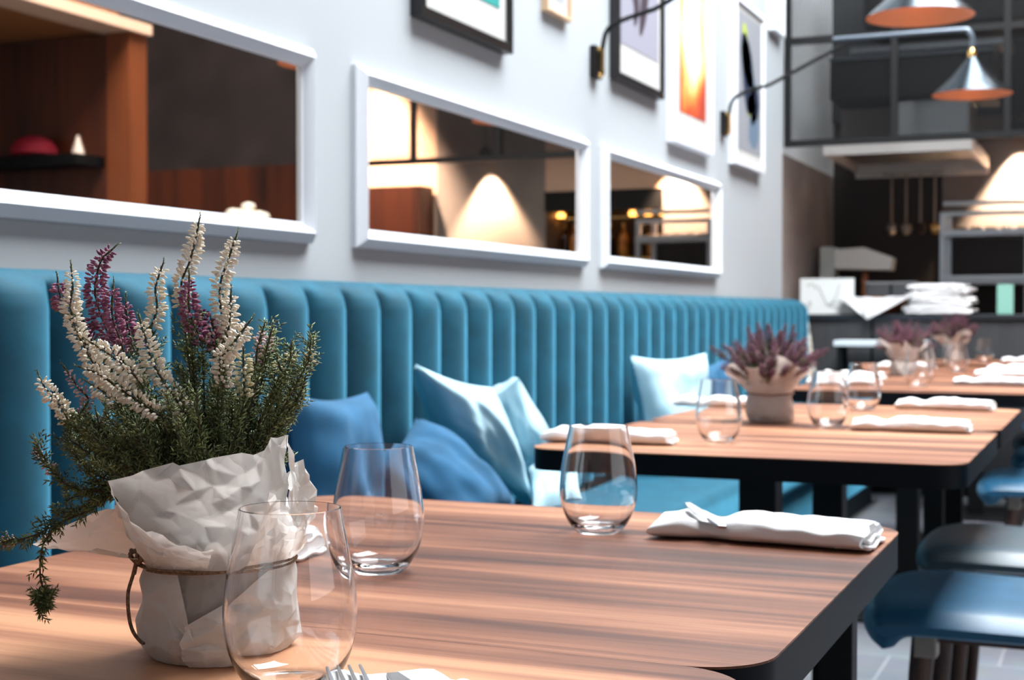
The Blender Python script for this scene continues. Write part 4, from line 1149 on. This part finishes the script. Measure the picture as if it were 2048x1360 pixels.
# heap of white napkins
for k in range(7):
    rr = random.Random(40+k); rows = []
    for j in range(13):
        row = []
        for i in range(25):
            s, q = -1+i/12, -1+j/6
            ed = (1-abs(s)**4)*(1-abs(q)**4)
            row.append((s*(.175-.012*k*rr.random()), q*.11, ed*.006+.005*noise.noise(Vector((s*3, q*3, k*4)))-(.012*abs(q)**3 if q < 0 else 0)))
        rows.append(row)
    o = single(MB().grid(rows), 'folded_cloth', M['napkin'], 'white folded cloth in the heap on the counter, %s' % ['lowest', 'second lowest', 'third lowest', 'middle', 'third from the top', 'second from the top', 'topmost'][k], 'cloth', 'heap of white cloths on the counter', smooth=60, solid=.013, loc=(-.89+rr.uniform(-.02, .02), 8.06, 1.0055+k*.0225))
    o.rotation_euler = (0, 0, rr.uniform(-.08, .08))
single(MB().box(0, 0, 0, .082, .03, .158), 'menu_card', M['mint'], 'mint green card standing on the counter at the right', 'card', bevel=.002, loc=(-.592, 7.99, .986))
# bar niche
single(MB().box(-.46, 9.28, 1.70, .40, 9.40, 1.84), 'niche_canopy', M['blackmetal'], 'black canopy band over the amber lit bar niche', 'canopy')
t = thing('back_bar', 'amber lit back bar shelf in the kitchen wall niche', 'shelf', (-.46, 9.42, 0))
MB().box(0, .0, 0, .86, .28, 1.36).build('cabinet', M['plaster_dark'], t)
MB().box(0, .0, 1.36, .86, .28, 1.38).build('shelf_board', M['brass'], t)
MB().box(0, .05, 1.655, .86, .07, 1.668).build('glass_rail', M['brass'], t)
for x_ in (.06, .17, .28, .56, .82):
    MB().lathe([(.002, 0), (.025, .008), (.03, .025), (.022, .045), (.004, .05)], n=14).build('lamp', M['striplight'], t, smooth=60, loc=(x_, .08, 1.66))
for k, x_ in enumerate((-.40, -.31, -.24, -.10, .0, .09, .18, .27, .34)):
    bt_ = thing('bottle', 'bottle %s on the back bar shelf' % ['leftmost', 'second from the left', 'third from the left', 'fourth from the left', 'in the middle', 'fourth from the right', 'third from the right', 'second from the right', 'rightmost'][k], 'bottle', (x_, 9.53, 1.3812), 0, 'bottles on the back bar')
    MB().lathe([(.03, 0), (.036, .01), (.036, .13), (.028, .16), (.012, .19), (.011, .22)], n=18).build('bottle_body', M['gold'] if k % 2 else mat('dark bottle glass %d' % k, (40, 24, 20), .2), bt_, smooth=50)
    MB().lathe([(.013, .215), (.013, .245), (.0, .247)], n=12).build('cap', mat('violet foil', (80, 40, 150), .4) if k == 1 else M['brass'], bt_)
# things seen in the mirrors on the timber side
t = thing('wall_shelf', 'dark shelf on the timber wall seen in the nearest mirror', 'shelf', (2.10, 6.42, 1.835))
MB().box(0, 0, 0, 1.9, .25, .06).build('shelf_board', M['blackvoid'], t)
rb = MB().lathe([(.09, 0), (.135, .02), (.132, .06), (.10, .10), (.05, .125), (.002, .13)], n=32).build('knitted_hat', M['red'], smooth=60, loc=(2.52, 6.56, 1.896)); tag(rb, 'crimson rounded hat on the dark shelf seen in the nearest mirror', 'hat')
cn = MB().lathe([(.036, 0), (.034, .01), (.016, .07), (.006, .105), (.001, .108)], n=24).build('ornament_cone', mat('ivory ceramic', (226, 206, 190), .5), smooth=50, loc=(2.15, 6.5, 1.896)); tag(cn, 'small ivory cone ornament on the dark shelf', 'ornament')
cb = single(MB().box(1.27, 9.05, 0, 1.75, 9.29, 1.90), 'wood_cabinet', M['dark_wood'], 'red brown wood cabinet against the beige wall seen in the middle mirror', 'cabinet', bevel=.004)
t = thing('flower_stand', 'white flowers in a vase on a tall black stand, seen low in the nearest mirror', 'flower stand', (1.36, 7.0, 0))
MB().lathe([(.16, 0), (.16, .02), (.02, .03), (.02, 1.23), (.14, 1.24), (.14, 1.26)], n=32).build('stand', M['blackmetal'], t, smooth=40)
MB().lathe([(.04, 1.26), (.06, 1.31), (.05, 1.41), (.03, 1.47), (.036, 1.49)], n=24).build('vase', M['steel_dull'], t, smooth=50)
RW = random.Random(3)
for k in range(16):
    a = RW.random()*2*PI; q = RW.random()**.5*.13
    hb_ = MB(); hb_.lathe([(.002, -.03), (.030, -.015), (.042, .005), (.034, .028), (.002, .038)], n=14)
    hb_.build('flower_head', M['bell_white'], t, smooth=60, loc=(q*math.cos(a), q*math.sin(a), 1.60-q*.7+RW.uniform(-.02, .02)))
t = thing('dark_column', 'dark clad column beside the mesh screen seen in the mirrors', 'column', (2.18, 9.1, 0))
MB().box(-.12, 0, 2.12, .12, .19, CEIL).build('cladding', M['blackvoid'], t)

# ------------------------------------------------------------------ light
def area(name, loc, rot, sx_, sy_, e, col):
    l = bpy.data.lights.new(name, 'AREA'); l.shape = 'RECTANGLE'; l.size = sx_; l.size_y = sy_; l.energy = e; l.color = col
    o = bpy.data.objects.new(name, l); COL.objects.link(o); o.location = loc; o.rotation_euler = rot; return o
area('skylight_daylight', ((SX0+SX1)/2, (SY0+SY1)/2, CEIL+.15), (0, 0, 0), SX1-SX0-.1, SY1-SY0-.1, 1120, (.92, .965, 1))
def fill_spot(x_, y_, z_, e, lab):  # lamp added to brighten the beige wall, its fitting made up
    t = thing('fill_spot', lab, 'lamp', (x_, y_, z_), 0, 'added warm fill lamps')
    MB().lathe([(.05, 0), (.05, .11), (.04, .12)], n=24, cap0=False).build('housing', M['blackmetal'], t, smooth=40)
    MB().lathe([(.002, .03), (.035, .03), (.035, .035)], n=20).build('bulb', M['bulb'], t)
    MB().tube([(0, 0, .12), (0, 0, CEIL-z_)], .006, 6).build('cord', M['blackmetal'], t)
    l = bpy.data.lights.new('fill_spot', 'SPOT'); l.energy = e; l.color = (1, .78, .60); l.spot_size = math.radians(64); l.spot_blend = .5; l.shadow_soft_size = .04
    lo = bpy.data.objects.new('fill_spot_beam', l); COL.objects.link(lo); lo.parent = t; lo.location = (0, 0, -.01)
fill_spot(1.72, 8.93, 3.3, 2600, 'added warm fill lamp over the beige wall seen in the middle mirror')
area('window_daylight', (XR-.03, 1.0, 1.9), (0, math.radians(90), 0), 2.0, 4.2, 40, (.92, .96, 1))
area('kitchen_fill', (-.3, 8.45, CEIL-.05), (0, 0, 0), 2.2, 1.2, 70, (.95, .97, 1))  # added fill to brighten hood and upper wall, no roof opening here
w = bpy.data.worlds.new('world'); S.world = w; w.use_nodes = True
w.node_tree.nodes['Background'].inputs[0].default_value = (.75, .86, 1, 1); w.node_tree.nodes['Background'].inputs[1].default_value = .6

S.view_settings.view_transform = 'Standard'; S.view_settings.look = 'None'; S.view_settings.exposure = 0.05; S.view_settings.gamma = 1
S.view_settings.use_curve_mapping = False
c_ = S.cycles
c_.use_denoising = True
try: c_.denoiser = 'OPENIMAGEDENOISE'
except Exception: pass
c_.max_bounces = 14; c_.diffuse_bounces = 4; c_.glossy_bounces = 5; c_.transmission_bounces = 12; c_.transparent_max_bounces = 12
c_.caustics_reflective = False; c_.caustics_refractive = True; c_.blur_glossy = 0; c_.sample_clamp_indirect = 0
